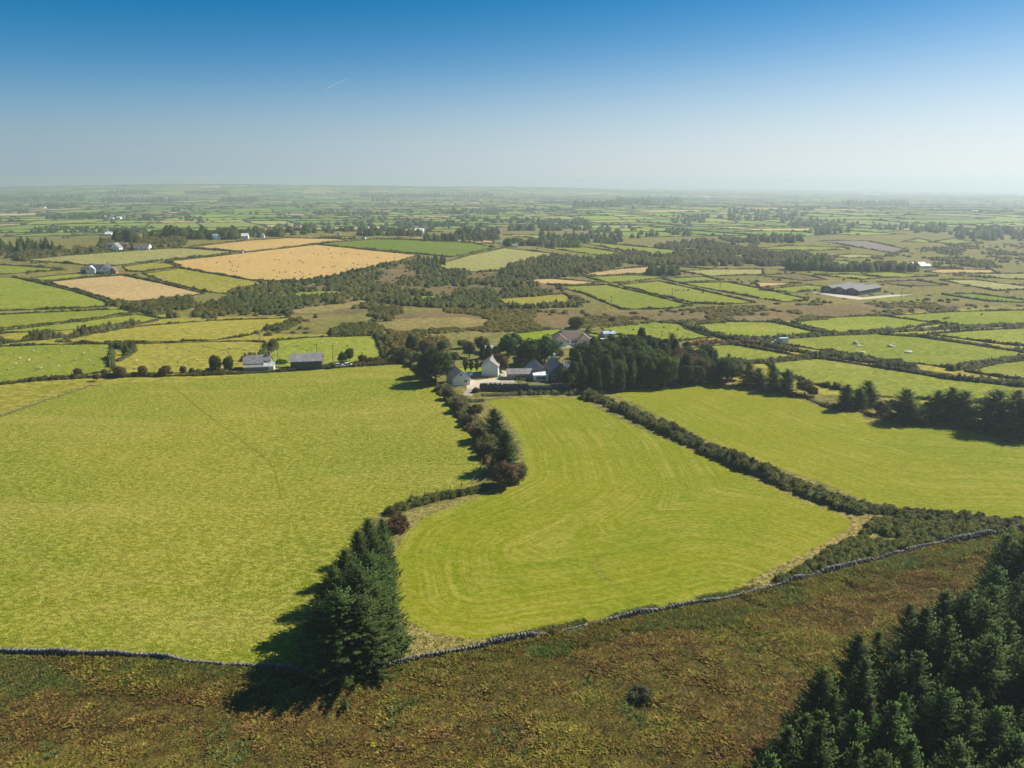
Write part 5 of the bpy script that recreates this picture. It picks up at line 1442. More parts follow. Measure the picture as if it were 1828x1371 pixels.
def slate_mat(name, col, rows=3.2, light=None):
    s = NB(name)
    p = s.opos()
    br = s.n.new("ShaderNodeTexBrick"); s.l.new(p, br.inputs["Vector"])
    n = s.noise(p, 1.1, 4, 0.6); n2 = s.noise(p, 6.0, 2)
    c = s.mix(s.ramp(n, 0.35, 0.7), tuple(v * 0.8 for v in col), tuple(min(1, v * 1.25) for v in col))
    c = s.mix(s.math('MULTIPLY', s.ramp(n2, 0.58, 0.7), 0.35), c, (0.30, 0.29, 0.20))
    w = s.n.new("ShaderNodeTexWave"); s.l.new(p, w.inputs["Vector"]); w.bands_direction = 'Z'; w.inputs["Scale"].default_value = rows
    s.pbr(c, 0.6, s.bump(w.outputs["Fac"], 0.35, 0.04), 0.35)
    return s.m
def rib_mat(name, col, metal=0.0):
    s = NB(name)
    p = s.opos()
    w = s.n.new("ShaderNodeTexWave"); s.l.new(p, w.inputs["Vector"]); w.bands_direction = 'X'; w.inputs["Scale"].default_value = 2.4
    n = s.noise(p, 0.6, 4, 0.65)
    c = s.mix(s.ramp(n, 0.3, 0.75), tuple(v * 0.75 for v in col), tuple(min(1, v * 1.2) for v in col))
    s.pbr(c, 0.55, s.bump(w.outputs["Fac"], 0.5, 0.05), 0.3, metal)
    return s.m
MAT['slate'] = slate_mat("slate_roof", (0.25, 0.235, 0.225))
MAT['dark_slate'] = slate_mat("dark_slate_roof", (0.075, 0.08, 0.10))
MAT['brown_tile'] = slate_mat("brown_tile_roof", (0.165, 0.118, 0.085))
MAT['render_white'] = plain_mat("white_render", (0.88, 0.87, 0.84), 0.85, 1.2, 0.08)
MAT['render_cream'] = plain_mat("cream_render", (0.74, 0.71, 0.63), 0.85, 1.2, 0.12)
MAT['render_green'] = plain_mat("sage_render", (0.60, 0.68, 0.61), 0.85, 1.2, 0.15)
MAT['house_stone'] = plain_mat("house_stone", (0.27, 0.25, 0.22), 0.9, 2.5, 0.45, 0.6)
MAT['tin_dark'] = rib_mat("dark_tin", (0.055, 0.070, 0.062))
MAT['tin_roof'] = rib_mat("tin_roof", (0.27, 0.255, 0.27))
MAT['tin_pale'] = rib_mat("pale_tin", (0.58, 0.60, 0.62))
MAT['fibre'] = rib_mat("fibre_cement", (0.11, 0.11, 0.12))
MAT['tin_white'] = rib_mat("white_tin", (0.78, 0.78, 0.78))
MAT['tin_teal'] = rib_mat("teal_tin", (0.25, 0.55, 0.50))
MAT['tin_blue'] = rib_mat("light_blue_tin", (0.42, 0.56, 0.70))
MAT['glass'] = plain_mat("window_glass", (0.025, 0.032, 0.04), 0.08, 1.0, 0.1, 0.0, 0.6)
MAT['frame'] = plain_mat("white_frame", (0.75, 0.75, 0.73), 0.5, 3.0, 0.08)
MAT['wood'] = plain_mat("weathered_wood", (0.20, 0.165, 0.125), 0.9, 5.0, 0.35, 0.4)
MAT['door'] = plain_mat("painted_door", (0.09, 0.12, 0.14), 0.6, 3.0, 0.1)
MAT['brick'] = plain_mat("chimney_brick", (0.30, 0.20, 0.15), 0.9, 4.0, 0.3)
MAT['rubber'] = plain_mat("rubber", (0.02, 0.02, 0.02), 0.9, 5.0, 0.1)
MAT['chrome'] = plain_mat("wheel_metal", (0.45, 0.45, 0.46), 0.35, 5.0, 0.1, 0.0, 0.5, 0.8)
MAT['lamp'] = plain_mat("headlamp_glass", (0.75, 0.75, 0.72), 0.15, 5.0, 0.05, 0.0, 0.6)

def add_window(parent, l, w, side, u, z, ww, hh, name='window', pane='glass', fmat='frame'):
    """side: 'S' -y wall, 'N' +y wall, 'E' +x gable, 'W' -x gable ; u along the wall"""
    if side in 'SN':
        o = (u, -w / 2 if side == 'S' else w / 2, z); ax = (1, 0); out = (0, -1) if side == 'S' else (0, 1)
    else:
        o = (l / 2 if side == 'E' else -l / 2, u, z); ax = (0, 1); out = (1, 0) if side == 'E' else (-1, 0)
    def pt(a, d, b): return (o[0] + ax[0] * a + out[0] * d, o[1] + ax[1] * a + out[1] * d, o[2] + b)
    def slab(a0, a1, b0, b1, d0, d1):
        V = [pt(a0, d0, b0), pt(a1, d0, b0), pt(a1, d1, b0), pt(a0, d1, b0), pt(a0, d0, b1), pt(a1, d0, b1), pt(a1, d1, b1), pt(a0, d1, b1)]
        return V, box_np(0, 0, 0, 1, 1, 1)[1]
    t = 0.09
    fr = [slab(-ww / 2, ww / 2, -hh / 2, -hh / 2 + t, -0.02, 0.07), slab(-ww / 2, ww / 2, hh / 2 - t, hh / 2, -0.02, 0.07),
          slab(-ww / 2, -ww / 2 + t, -hh / 2 + t, hh / 2 - t, -0.02, 0.065), slab(ww / 2 - t, ww / 2, -hh / 2 + t, hh / 2 - t, -0.02, 0.065)]
    if name == 'window' and ww > 0.9: fr.append(slab(-0.04, 0.04, -hh / 2 + t, hh / 2 - t, -0.02, 0.06))
    f = link(name, polys(name, fr, MAT[fmat]), parent)
    link('pane' if name == 'window' else 'panel', polys('pane', [slab(-ww / 2 + t * .5, ww / 2 - t * .5, -hh / 2 + t * .5, hh / 2 - t * .5, -0.01, 0.03)], MAT[pane]), f)

def gable_parts(parent, l, w, eave, ridge, wallm, roofm, over=0.35, ox=0.0, oy=0.0, rz=0.0, sink=0.5, thick=0.16, wname='wall', rname='roof', hip=0.0):
    """ridge along local x; optional hip length at both ends"""
    sub = parent
    V = [(-l / 2, -w / 2, -sink), (l / 2, -w / 2, -sink), (l / 2, w / 2, -sink), (-l / 2, w / 2, -sink),
         (-l / 2, -w / 2, eave), (l / 2, -w / 2, eave), (l / 2, w / 2, eave), (-l / 2, w / 2, eave)]
    F = [(0, 1, 5, 4), (2, 3, 7, 6)]
    if hip == 0:
        V += [(-l / 2, 0, ridge - 0.02), (l / 2, 0, ridge - 0.02)]
        F += [(1, 2, 6, 9, 5), (3, 0, 4, 8, 7)]
    else:
        F += [(1, 2, 6, 5), (3, 0, 4, 7)]
    wl_ = link(wname, polys(wname, [(V, F)], MAT[wallm]), sub, (ox, oy, 0), rz)
    sl = (ridge - eave) / (w / 2)
    ze = eave - over * sl
    L = l / 2 + over; W2 = w / 2 + over
    R = []
    if hip == 0:
        for sgn in (-1, 1):
            v = [(-L, sgn * W2, ze), (L, sgn * W2, ze), (L, 0, ridge), (-L, 0, ridge)]
            v2 = [(a, b, c + thick) for a, b, c in v]
            R.append((v + v2, [(0, 1, 2, 3), (4, 5, 6, 7), (0, 1, 5, 4), (1, 2, 6, 5), (2, 3, 7, 6), (3, 0, 4, 7)]))
    else:
        a, b = -L + hip, L - hip
        v = [(-L, -W2, ze), (L, -W2, ze), (L, W2, ze), (-L, W2, ze), (a, 0, ridge), (b, 0, ridge)]
        v += [(-L, -W2, ze - thick), (L, -W2, ze - thick), (L, W2, ze - thick), (-L, W2, ze - thick)]
        R.append((v, [(0, 1, 5, 4), (1, 2, 5), (2, 3, 4, 5), (3, 0, 4), (0, 6, 7, 1), (1, 7, 8, 2), (2, 8, 9, 3), (3, 9, 6, 0), (6, 9, 8, 7)]))
    rf = link(rname, polys(rname, R, MAT[roofm]), sub, (ox, oy, 0), rz)
    return wl_, rf

def chimney(roof, x, y, z0, z1, m='brick'):
    c = link('chimney', polys('chimney', [box_np(x - 0.4, y - 0.3, z0, x + 0.4, y + 0.3, z1), box_np(x - 0.48, y - 0.38, z1 - 0.25, x + 0.48, y + 0.38, z1 - 0.1),
                                          box_np(x - 0.15, y - 0.15, z1, x + 0.15, y + 0.15, z1 + 0.35)], MAT[m]), roof)
    return c

def site(px, py, depth):
    """centre of a building whose camera-side foot stands at this pixel"""
    p = G(px, py); d = unit(np.array([p[0], p[1]]))
    c = p[:2] + d * depth / 2
    return (c[0], c[1], float(hgt(c[0], c[1])))

def house(name, px, py, rot, l, w, eave, ridge, wallm, roofm, label, cat='house', depth=None, wins=(), chim=(), group=None, door=None, hip=0.0):
    e = empty(name, site(px, py, depth or w), label, cat, group, math.radians(rot))
    wl_, rf = gable_parts(e, l, w, eave, ridge, wallm, roofm, hip=hip)
    for sd, u, z, ww, hh in wins: add_window(wl_, l, w, sd, u, z, ww, hh)
    if door: add_window(wl_, l, w, door[0], door[1], 1.0, door[2] if len(door) > 2 else 1.0, 2.0, 'door', 'door')
    for x, z1 in chim: chimney(rf, x, 0, ridge - 0.5, z1)
    return e

# white gabled outbuilding: gable to the camera (east end of a ridge turned to face -y)
house('outbuilding', 818, 689, -68, 8.0, 6.2, 2.9, 5.4, 'render_cream', 'slate', 'small cream gabled outbuilding at the yard entrance', 'outbuilding', 8.0,
      (('E', -0.2, 3.9, 0.7, 0.9), ('E', 1.5, 1.5, 1.2, 1.1)), door=('S', 1.5))
house('house', 877, 672, -96, 8.0, 6.0, 3.9, 6.2, 'render_green', 'slate', 'tall sage green gabled house with pale roof', 'house', 8.0,
      (('N', 1.5, 3.0, 0.9, 0.9), ('N', -1.8, 1.3, 0.9, 1.1)), door=('N', 0.2))
# farmhouse of several wings
fh = empty('farmhouse', site(990, 680, 11), 'grey stone farmhouse with several slate gables', 'house', None, 0)
w1, r1 = gable_parts(fh, 10.0, 6.6, 3.4, 6.6, 'house_stone', 'slate', ox=0.5, oy=0, rz=math.radians(-78))
chimney(r1, -3.0, 0, 6.0, 8.0, 'render_white')
add_window(w1, 10.0, 6.6, 'E', 0.3, 4.0, 0.9, 1.1); add_window(w1, 10.0, 6.6, 'E', -1.6, 1.4, 1.1, 1.2); add_window(w1, 10.0, 6.6, 'E', 1.6, 1.4, 1.1, 1.2)
w2, r2 = gable_parts(fh, 8.0, 6.0, 2.6, 5.2, 'house_stone', 'slate', ox=-6.6, oy=1.5, rz=math.radians(-76))
add_window(w2, 8.0, 6.0, 'E', 0.0, 1.4, 1.1, 1.2)
w3, r3 = gable_parts(fh, 9.5, 4.6, 2.1, 3.4, 'house_stone', 'slate', ox=-12.6, oy=-1.2, rz=math.radians(4))
for u in (-3, -1, 1.2, 3.2): add_window(w3, 9.5, 4.6, 'S', u, 1.2, 0.9, 1.0)
w4, r4 = gable_parts(fh, 9.0, 5.0, 2.6, 4.6, 'house_stone', 'slate', ox=8.0, oy=5.0, rz=math.radians(6))
add_window(w4, 9.0, 5.0, 'S', 0.5, 1.4, 1.0, 1.1)
sr = link('sunroom', polys('sunroom', [box_np(-2.6, -1.6, -0.4, 2.6, 1.6, 2.1)], MAT['render_white']), fh, (-5.3, -4.2, 0), math.radians(4))
link('roof', polys('sunroom_roof', [([(-2.9, -1.9, 2.12), (2.9, -1.9, 2.12), (2.9, 1.9, 2.7), (-2.9, 1.9, 2.7), (-2.9, -1.9, 2.24), (2.9, -1.9, 2.24), (2.9, 1.9, 2.82), (-2.9, 1.9, 2.82)],
                                        box_np(0, 0, 0, 1, 1, 1)[1])], MAT['tin_white']), sr)
add_window(sr, 5.2, 3.2, 'S', 0, 1.1, 3.6, 1.2)
# bungalow
bn = empty('bungalow', site(1018, 617, 9), 'white bungalow with hipped brown tile roof above the wood', 'house', None, math.radians(4))
b1, rb = gable_parts(bn, 15.5, 7.5, 3.0, 5.6, 'render_white', 'brown_tile', hip=3.6, oy=1.0)
chimney(rb, -3.5, 0.0, 5.0, 6.6, 'render_white')
b2, rb2 = gable_parts(bn, 7.0, 5.4, 2.95, 4.8, 'render_white', 'brown_tile', hip=2.6, ox=-5.0, oy=-2.6, rz=math.radians(90))
b3, rb3 = gable_parts(bn, 7.0, 5.4, 2.95, 4.8, 'render_white', 'brown_tile', hip=2.6, ox=5.4, oy=-2.4, rz=math.radians(90))
for u in (-1.6, 0.6, 2.0): add_window(b1, 15.5, 7.5, 'S', u, 1.4, 1.3, 1.2)
add_window(b2, 7.0, 5.4, 'W', 0.0, 1.4, 1.6, 1.2); add_window(b3, 7.0, 5.4, 'W', 0.0, 1.4, 1.6, 1.2)
pr = link('porch', polys('porch', [box_np(-1.3, -1.5, -0.4, 1.3, 1.5, 2.5), box_np(-1.5, -1.7, 2.5, 1.5, 1.7, 2.7)], MAT['render_white']), bn, (9.0, -2.8, 0))
add_window(pr, 2.6, 3.0, 'S', 0, 1.2, 1.8, 1.7)
# stone cottage and barn
ct = house('cottage', 462, 660, 9, 9.6, 5.6, 2.6, 5.0, 'house_stone', 'slate', 'grey stone cottage with slate roof beside the dark trees', 'house', None,
           (('S', -2.6, 1.6, 0.9, 1.0), ('S', 2.6, 1.6, 0.9, 1.0)), ((-4.4, 6.0), (4.4, 6.2)), door=('S', 0.2))
lw = link('lean_to', polys('lean_to', [([(-4.6, -4.4, -0.5), (4.4, -4.4, -0.5), (4.4, -2.81, -0.5), (-4.6, -2.81, -0.5), (-4.6, -4.4, 1.4), (4.4, -4.4, 1.4), (4.4, -2.81, 2.1), (-4.6, -2.81, 2.1)], box_np(0, 0, 0, 1, 1, 1)[1])], MAT['house_stone']), ct)
link('roof', polys('lean_to_roof', [([(-4.8, -4.7, 1.35), (4.6, -4.7, 1.35), (4.6, -2.82, 2.2), (-4.8, -2.82, 2.2), (-4.8, -4.7, 1.47), (4.6, -4.7, 1.47), (4.6, -2.82, 2.32), (-4.8, -2.82, 2.32)], box_np(0, 0, 0, 1, 1, 1)[1])], MAT['slate']), lw)
house('shed', 482, 661, 9, 3.4, 3.2, 1.7, 2.7, 'render_white', 'tin_pale', 'little pale shed against the end of the cottage', 'shed')
bn2 = house('barn', 549, 660, 9, 11.4, 6.2, 3.4, 5.6, 'tin_dark', 'tin_roof', 'dark green tin barn with grey roof', 'barn')
for q in (-3.5, 0.5, 4.0):
    link('wall_panel', polys('wall_panel', [box_np(q - 0.05, -3.16, -0.3, q + 0.05, -3.10, 3.3)], MAT['tin_dark']), bn2)
link('door', polys('door', [box_np(-5.76, -1.6, -0.3, -5.70, 1.6, 2.6)], MAT['wood']), bn2)
# white farmhouse on the left and its outbuildings
house('farmhouse', 192, 489, -78, 9, 6.6, 3.2, 6.4, 'render_white', 'dark_slate', 'white gabled farmhouse above the bare stubble field', 'house', 9,
      (('E', -0.3, 3.6, 1.5, 1.2), ('E', 1.9, 3.8, 0.9, 1.0), ('E', 1.2, 1.1, 1.6, 1.2)), ((-3.5, 7.4),), door=('E', -1.8))
house('farm_wing', 176, 488, 6, 9.5, 6.0, 2.8, 6.0, 'render_cream', 'dark_slate', 'dark slate roofed wing left of the white gable', 'house', None,
      (('S', -2.5, 1.4, 1.0, 1.1), ('S', 1.5, 1.4, 1.0, 1.1)))
house('stone_barn', 166, 489, -80, 8, 6.0, 3.0, 5.6, 'render_cream', 'tin_blue', 'tan stone barn with curved blue-grey roof', 'barn', 8, (('E', -1.2, 3.2, 1.2, 1.2), ('E', 1.2, 3.2, 1.2, 1.2)))
house('shed', 156, 488, 4, 6.5, 5, 2.6, 4.0, 'tin_dark', 'dark_slate', 'dark blue shed at the left end of the white farm', 'shed')
house('shed', 204, 489, -80, 5, 4, 2.2, 4.6, 'brick', 'brown_tile', 'small tan gabled shed right of the white farmhouse', 'shed', 5)
# white cottages
house('cottage', 209, 449, -80, 9, 7, 3.0, 6.6, 'render_white', 'slate', 'white cottage gable at the edge of the pale hay field', 'house', 9, (('E', 0, 3.0, 1.2, 1.2),))
house('cottage', 212, 443, 8, 16, 7, 2.8, 4.6, 'house_stone', 'fibre', 'long grey roofed shed behind the white cottage gable', 'shed')
house('cottage', 255, 446, 6, 13, 6.5, 3.0, 5.0, 'render_white', 'brown_tile', 'long low white cottage above the hay field', 'house', None, (('S', -4, 1.6, 1.2, 1.2), ('S', 0, 1.6, 1.2, 1.2), ('S', 4, 1.6, 1.2, 1.2)))
# long livestock sheds: three bays
for k, (px, py, l, lab) in enumerate(((1540, 527, 29, 'nearest long livestock shed with pale grey roof'), (1517, 525, 28, 'middle long livestock shed between the other two'), (1496, 523, 28, 'farthest left livestock shed with dark end wall'))):
    e = house('livestock_shed', px, py, 38, l, 9, 2.8, 4.3, 'tin_dark', 'fibre', lab, 'barn', 24, group='long sheds beside the pale yard')
    link('door', polys('door', [box_np(-l / 2 - 0.06, -2.2, -0.3, -l / 2 - 0.01, 2.2, 3.3)], MAT['wood']), e)
house('white_shed', 1634, 477, 12, 16, 7, 2.4, 4.0, 'render_white', 'tin_white', 'bright white shed by the dark trees on the right', 'shed')
house('white_shed', 1646, 479, 12, 12, 6, 2.2, 3.6, 'render_white', 'tin_white', 'second white shed just below the bright one', 'shed')
house('garden_shed', 871, 633, 10, 4.0, 3.2, 2.2, 3.3, 'wood', 'tin_blue', 'garden shed with light blue roof behind the farm', 'shed')
house('garden_house', 919, 634, 10, 5.0, 4.0, 2.4, 3.6, 'house_stone', 'slate', 'small grey outbuilding between the dark evergreens', 'shed')
house('garden_hut', 924, 651, 14, 3.0, 2.4, 1.9, 2.9, 'wood', 'slate', 'dark little summer house under the golden tree', 'shed')
house('bungalow_garage', 1086, 602, 8, 5.0, 3.4, 1.7, 2.5, 'render_white', 'tin_blue', 'low pale garage behind the clipped hedge', 'garage')
# far houses
FARH = [(605, 420, 10, 'white gable at the left end of the hill village'), (642, 418, 11, 'white gabled house in the hill village'), (660, 418, 10, 'second white gable of the hill village'),
        (749, 415, 22, 'large pale roofed barn beside the hill village'), (891, 436, 9, 'small white house below the dark crest wood'), (919, 442, 10, 'small white shed above the pale grass field'),
        (649, 428, 9, 'low white shed above the green crest field'), (1111, 407, 16, 'white house amid the central woods'), (1069, 367, 26, 'white house far off in the hazy wood'), (1131, 368, 30, 'white building far off right of the hazy wood'),
        (1284, 384, 20, 'tiny house far off in the right woodland'), (1261, 353, 40, 'first of two white specks near the skyline'), (1266, 353, 34, 'second of two white specks near the skyline'), (1469, 373, 22, 'white house in the hazy right distance'),
        (1547, 347, 110, 'long white industrial roof on the right skyline'), (1564, 348, 90, 'second long white roof on the right skyline'), (1740, 379, 30, 'bright white building far off on the right'), (1826, 350, 80, 'white roof at the far right skyline'),
        (199, 392, 18, 'white house below the left patchwork wood'), (213, 391, 18, 'pale roofed house right of the left wood'), (184, 389, 22, 'grey roofed barn in the left patchwork wood'), (195, 422, 12, 'white cottage beside a grey barn on the left'),
        (322, 428, 9, 'white cottage under the long dark wood'), (388, 428, 14, 'teal roofed barn under the long dark wood'), (405, 427, 13, 'pale grey barn right of the teal roof'), (438, 426, 13, 'pale barn near the right end of the wood'),
        (458, 423, 10, 'white gable at the right end of the wood'), (469, 424, 10, 'white gable farthest right below the wood'), (606, 363, 34, 'white farm on the side of the hill'), (432, 451, 5, 'small pale hut at the corner of the gold fields'),
        (76, 372, 26, 'row of pale houses below the dark copse'), (1240, 391, 18, 'faint pale house in the right valley')]
for k, (px, py, l, lab) in enumerate(FARH):
    l = l * (0.72 if py < 386 else 0.5); w_ = min(l * 0.7, 24); ev = min(3.0, 0.42 * l); teal = 'teal' in lab
    rm = 'tin_teal' if teal else 'tin_white' if ('roof' in lab or 'speck' in lab or 'barn' in lab) else 'slate'
    house('farm_building' if ('barn' in lab or 'roof' in lab or 'shed' in lab) else 'house', px, py, -80 if 'gable' in lab else random.uniform(-12, 14), l, w_, ev if l < 25 else 6, ev * 1.75 if l < 25 else 9,
          'render_white', rm, lab, 'building', None, (('S', -l * 0.25, ev * 0.55, 1.1, 1.0), ('S', l * 0.25, ev * 0.55, 1.1, 1.0)) if l < 16 else (), group='buildings in the far landscape')

# garden wall in front of the farmhouse, with its stones
gw0 = ground(densify([(858, 697), (900, 698), (960, 698), (1018, 697)], 10))
gwall = empty('garden_wall', tuple(gw0[0]), 'high grey stone retaining wall in front of the farmhouse garden', 'stone wall')
Vw, Fw, Cw = stone_arrays(gw0, 2.3, 0.6, 0.55, 15, 0.05)
o = link("stones", mesh_np("stones", Vw - gw0[0], Fw, MAT['stone'], col=Cw * 0.62), gwall); o["kind"] = "stuff"
cpn = []
Q, t = resample(gw0, 1.0)
link('core', polys('core', [box_np(min(a[0], b[0]) - gw0[0][0], min(a[1], b[1]) - gw0[0][1] - 0.05, -0.3, max(a[0], b[0]) - gw0[0][0], max(a[1], b[1]) - gw0[0][1] + 0.05, 2.1) for a, b in zip(Q[:-1], Q[1:])], MAT['house_stone']), gwall)

# ------------------------------------------------------------------ fences, gate, poles
def fence(path, label, step=3.0, h=1.15, wires=(0.45, 0.75, 1.05), rails=False, name='wire_fence'):
    Q, t = resample(path, step)
    Z = hgt(Q[:, 0], Q[:, 1])
    e = empty(name, (Q[0, 0], Q[0, 1], Z[0]), label, 'fence')
    o0 = np.array([Q[0, 0], Q[0, 1], Z[0]])
    pm = polys('post', [box_np(-0.07, -0.07, -0.3, 0.07, 0.07, h)], MAT['wood'])
    for i in range(len(Q)):
        link('post', pm, e, tuple(np.array([Q[i, 0], Q[i, 1], Z[i]]) - o0 + np.array([0, 0, random.uniform(-0.08, 0.08)])), random.uniform(0, 1))
    for w in wires:
        r = 0.05 if rails else 0.012
        V, F = taper_tube([(Q[i, 0] - o0[0], Q[i, 1] - o0[1], Z[i] - o0[2] + w) for i in range(len(Q))], [r] * len(Q), 4)
        link('rail' if rails else 'wire', polys('wire', [(V, F)], MAT['wood'] if rails else MAT['chrome']), e)
    return e
fence(ground(densify([(-40, 760), (0, 745), (97, 711), (163, 689)], 20)), 'wooden post and wire fence across the left of the pasture', 2.6)
fence(ground(densify([(868, 688), (890, 687), (922, 686), (930, 689)], 6)), 'post and rail fence along the top of the farm yard', 1.6, 1.1, (0.4, 0.75, 1.05), True, 'rail_fence')
fence(ground(densify([(846, 676), (880, 674), (900, 673)], 6)), 'low rail fence below the sage green house', 1.6, 1.0, (0.4, 0.9), True, 'rail_fence')
fence(ground(densify([(735, 888), (790, 878), (842, 864), (856, 845), (862, 820)], 10)), 'wire fence beside the low gorse hedge', 3.0)

gt = empty('field_gate', tuple(G(1312, 613)), 'pale five bar gate between the rust brown hedges', 'gate', None, math.radians(5))
for z_ in (0.2, 0.45, 0.7, 0.95, 1.2): link('bar', polys('bar', [box_np(-1.9, -0.03, z_ - 0.06, 1.9, 0.03, z_ + 0.06)], MAT['render_cream']), gt)
for x_ in (-2.0, 2.0): link('post', polys('post', [box_np(x_ - 0.12, -0.12, -0.3, x_ + 0.12, 0.12, 1.5)], MAT['wood']), gt)
link('brace', polys('brace', [([(-1.9, -0.06, 0.1), (-1.75, -0.06, 0.1), (1.9, -0.06, 1.2), (1.75, -0.06, 1.2), (-1.9, -0.035, 0.1), (-1.75, -0.035, 0.1), (1.9, -0.035, 1.2), (1.75, -0.035, 1.2)], [(0, 1, 2, 3), (4, 5, 6, 7), (0, 1, 5, 4), (2, 3, 7, 6)])], MAT['render_cream']), gt)

def pole(px, py, h, label, arm=True):
    p = G(px, py)
    e = empty('utility_pole', tuple(p), label, 'utility pole', 'wooden utility poles', random.uniform(-0.3, 0.3))
    link('post', polys('post', [taper_tube([(0, 0, -0.5), (0, 0, h)], [0.16, 0.11], 8)], MAT['wood'], True), e)
    if arm:
        a = link('crossarm', polys('crossarm', [box_np(-0.9, 0.12, h - 0.45, 0.9, 0.24, h - 0.3)], MAT['wood']), e)
        for x in (-0.8, 0, 0.8): link('insulator', polys('insulator', [taper_tube([(x, 0.18, h - 0.3), (x, 0.18, h - 0.1)], [0.05, 0.04], 6)], MAT['render_white'], True), a)
for px, py, h, lab in ((498, 657, 7.5, 'tallest pole standing between cottage and barn'), (567, 644, 7, 'pole with crossarm just behind the barn'), (595, 646, 7, 'pole left of the two dark trees by the cars'),
                       (465, 623, 6.5, 'pole beside the ragged gorse row'), (411, 650, 6.5, 'pole behind the dense dark cottage tree'), (1091, 549, 6.5, 'lone pole in the green paddock'), (1200, 532, 6, 'pole in the field of dark cattle'),
                       (1608, 535, 7, 'pole in front of the long sheds'), (1285, 519, 6, 'pole in the green field left of the sheds'), (198, 664, 6.5, 'pole by the bushes between the sheep pastures')):
    pole(px, py, h, lab)
br_ = empty('post', tuple(G(1426, 621)), 'single dark wooden post in the boulder pasture', 'post')
link('shaft', polys('shaft', [taper_tube([(0, 0, -0.3), (0, 0, 1.7)], [0.16, 0.14], 7)], MAT['wood']), br_)
link('cap', polys('cap', [taper_tube([(0, 0, 1.7), (0, 0, 1.78)], [0.2, 0.12], 7)], MAT['wood']), br_)
pd = empty('garden_pedestal', tuple(G(1076, 611)), 'white bird table on the bungalow lawn by the hedge', 'bird table')
link('stand', polys('stand', [taper_tube([(0, 0, -0.1), (0, 0, 0.1), (0, 0, 0.5), (0, 0, 1.5)], [0.8, 0.7, 0.22, 0.2], 8)], MAT['render_white']), pd)
link('tray', polys('tray', [taper_tube([(0, 0, 1.5), (0, 0, 1.56), (0, 0, 1.75)], [0.3, 1.0, 1.05], 8)], MAT['render_white']), pd)

# ------------------------------------------------------------------ vehicles
def paint(name, col):
    s = NB(name)
    s.pbr(s.hsv(s.mix(1.0, (*col, 1), (1, 1, 1), 'MULTIPLY'), v=s.math('ADD', s.math('MULTIPLY', s.noise(s.opos(), 3.0), 0.1), 0.95)), 0.25, None, 0.5)
    return s.m
def loft(sections):
    V, F = [], []
    n = len(sections[0])
    for sct in sections: V += sct
    for i in range(len(sections) - 1):
        for j in range(n):
            F.append((i * n + j, i * n + (j + 1) % n, (i + 1) * n + (j + 1) % n, (i + 1) * n + j))
    F += [tuple(range(n))[::-1], tuple(range((len(sections) - 1) * n, len(sections) * n))]
    return V, F
def car(px, py, rot, col, label, van=False, cat='car', name='car'):
    e = empty(name, tuple(G(px, py)), label, cat, None, math.radians(rot))
    pm = paint('paint_' + name, col)
    L, W = (5.6, 2.0) if van else (4.2, 1.75)
    top = 2.5 if van else 0.95
    xs = [(-0.5, 0.55, 0.85), (-0.47, 0.35, 0.95), (-0.25, 0.3, 1.0), (0.2, 0.3, 1.0), (0.45, 0.33, 0.97), (0.5, 0.45, 0.85)]
    secs = []
    for k, (f, zb, wf) in enumerate(xs):
        t = top * (0.96 if k in (0,) else 1.0)
        if van and k >= 4: t = 1.15
        if not van and k >= 4: t = 0.80
        hw = W / 2 * wf
        secs.append([(f * L, -hw, zb), (f * L, hw, zb), (f * L, hw, t * 0.85), (f * L, hw * 0.9, t), (f * L, -hw * 0.9, t), (f * L, -hw, t * 0.85)])
    body = link('body', polys('body', [loft(secs)], pm, False), e)
    if not van:
        cab = [[(f * L, -W * a, 0.93), (f * L, W * a, 0.93), (f * L, W * b, z), (f * L, -W * b, z)] for f, a, b, z in ((-0.44, 0.42, 0.34, 0.97), (-0.34, 0.44, 0.36, 1.42), (0.02, 0.44, 0.36, 1.45), (0.22, 0.43, 0.38, 0.97))]
        link('windows', polys('windows', [loft(cab)], MAT['glass']), e)
        link('roof', polys('roof', [box_np(-0.33 * L, -W * 0.355, 1.425, 0.03 * L, W * 0.355, 1.475)], pm), e)
    else:
        link('windscreen', polys('windscreen', [([(0.32 * L, -0.85, 1.3), (0.32 * L, 0.85, 1.3), (0.24 * L, 0.8, 2.2), (0.24 * L, -0.8, 2.2), (0.36 * L, -0.85, 1.25), (0.36 * L, 0.85, 1.25), (0.30 * L, 0.8, 2.25), (0.30 * L, -0.8, 2.25)], box_np(0, 0, 0, 1, 1, 1)[1])], MAT['glass']), e)
        for sy in (-1, 1): link('side_window', polys('side_window', [box_np(0.08 * L, sy * 0.985 - 0.03, 1.4, 0.22 * L, sy * 0.985 + 0.03, 2.0)], MAT['glass']), e)
    R = 0.34
    for sx in (-0.31, 0.31):
        for sy in (-1, 1):
            w_ = link('wheel', polys('tyre', [taper_tube([(sx * L, sy * (W / 2 - 0.16), R), (sx * L, sy * (W / 2 + 0.03), R)], [R, R], 14)], MAT['rubber'], True), e)
            link('rim', polys('rim', [taper_tube([(sx * L, sy * (W / 2 + 0.0), R), (sx * L, sy * (W / 2 + 0.04), R), (sx * L, sy * (W / 2 + 0.045), R)], [R * 0.65, R * 0.65, 0.01], 12)], MAT['chrome'], True), w_)
    for sy in (-1, 1): link('headlight', polys('headlight', [box_np(L * 0.495, sy * W * 0.3 - 0.18, 0.58, L * 0.505, sy * W * 0.3 + 0.18, 0.74)], MAT['lamp']), e)
    return e
car(833, 672, 25, (0.02, 0.16, 0.55), 'bright blue car parked on the drive by the outbuilding')
car(606, 655, 12, (0.55, 0.55, 0.57), 'silver car parked left, beside the dark trees')
car(622, 654, 8, (0.72, 0.72, 0.74), 'white car parked right of the silver one')
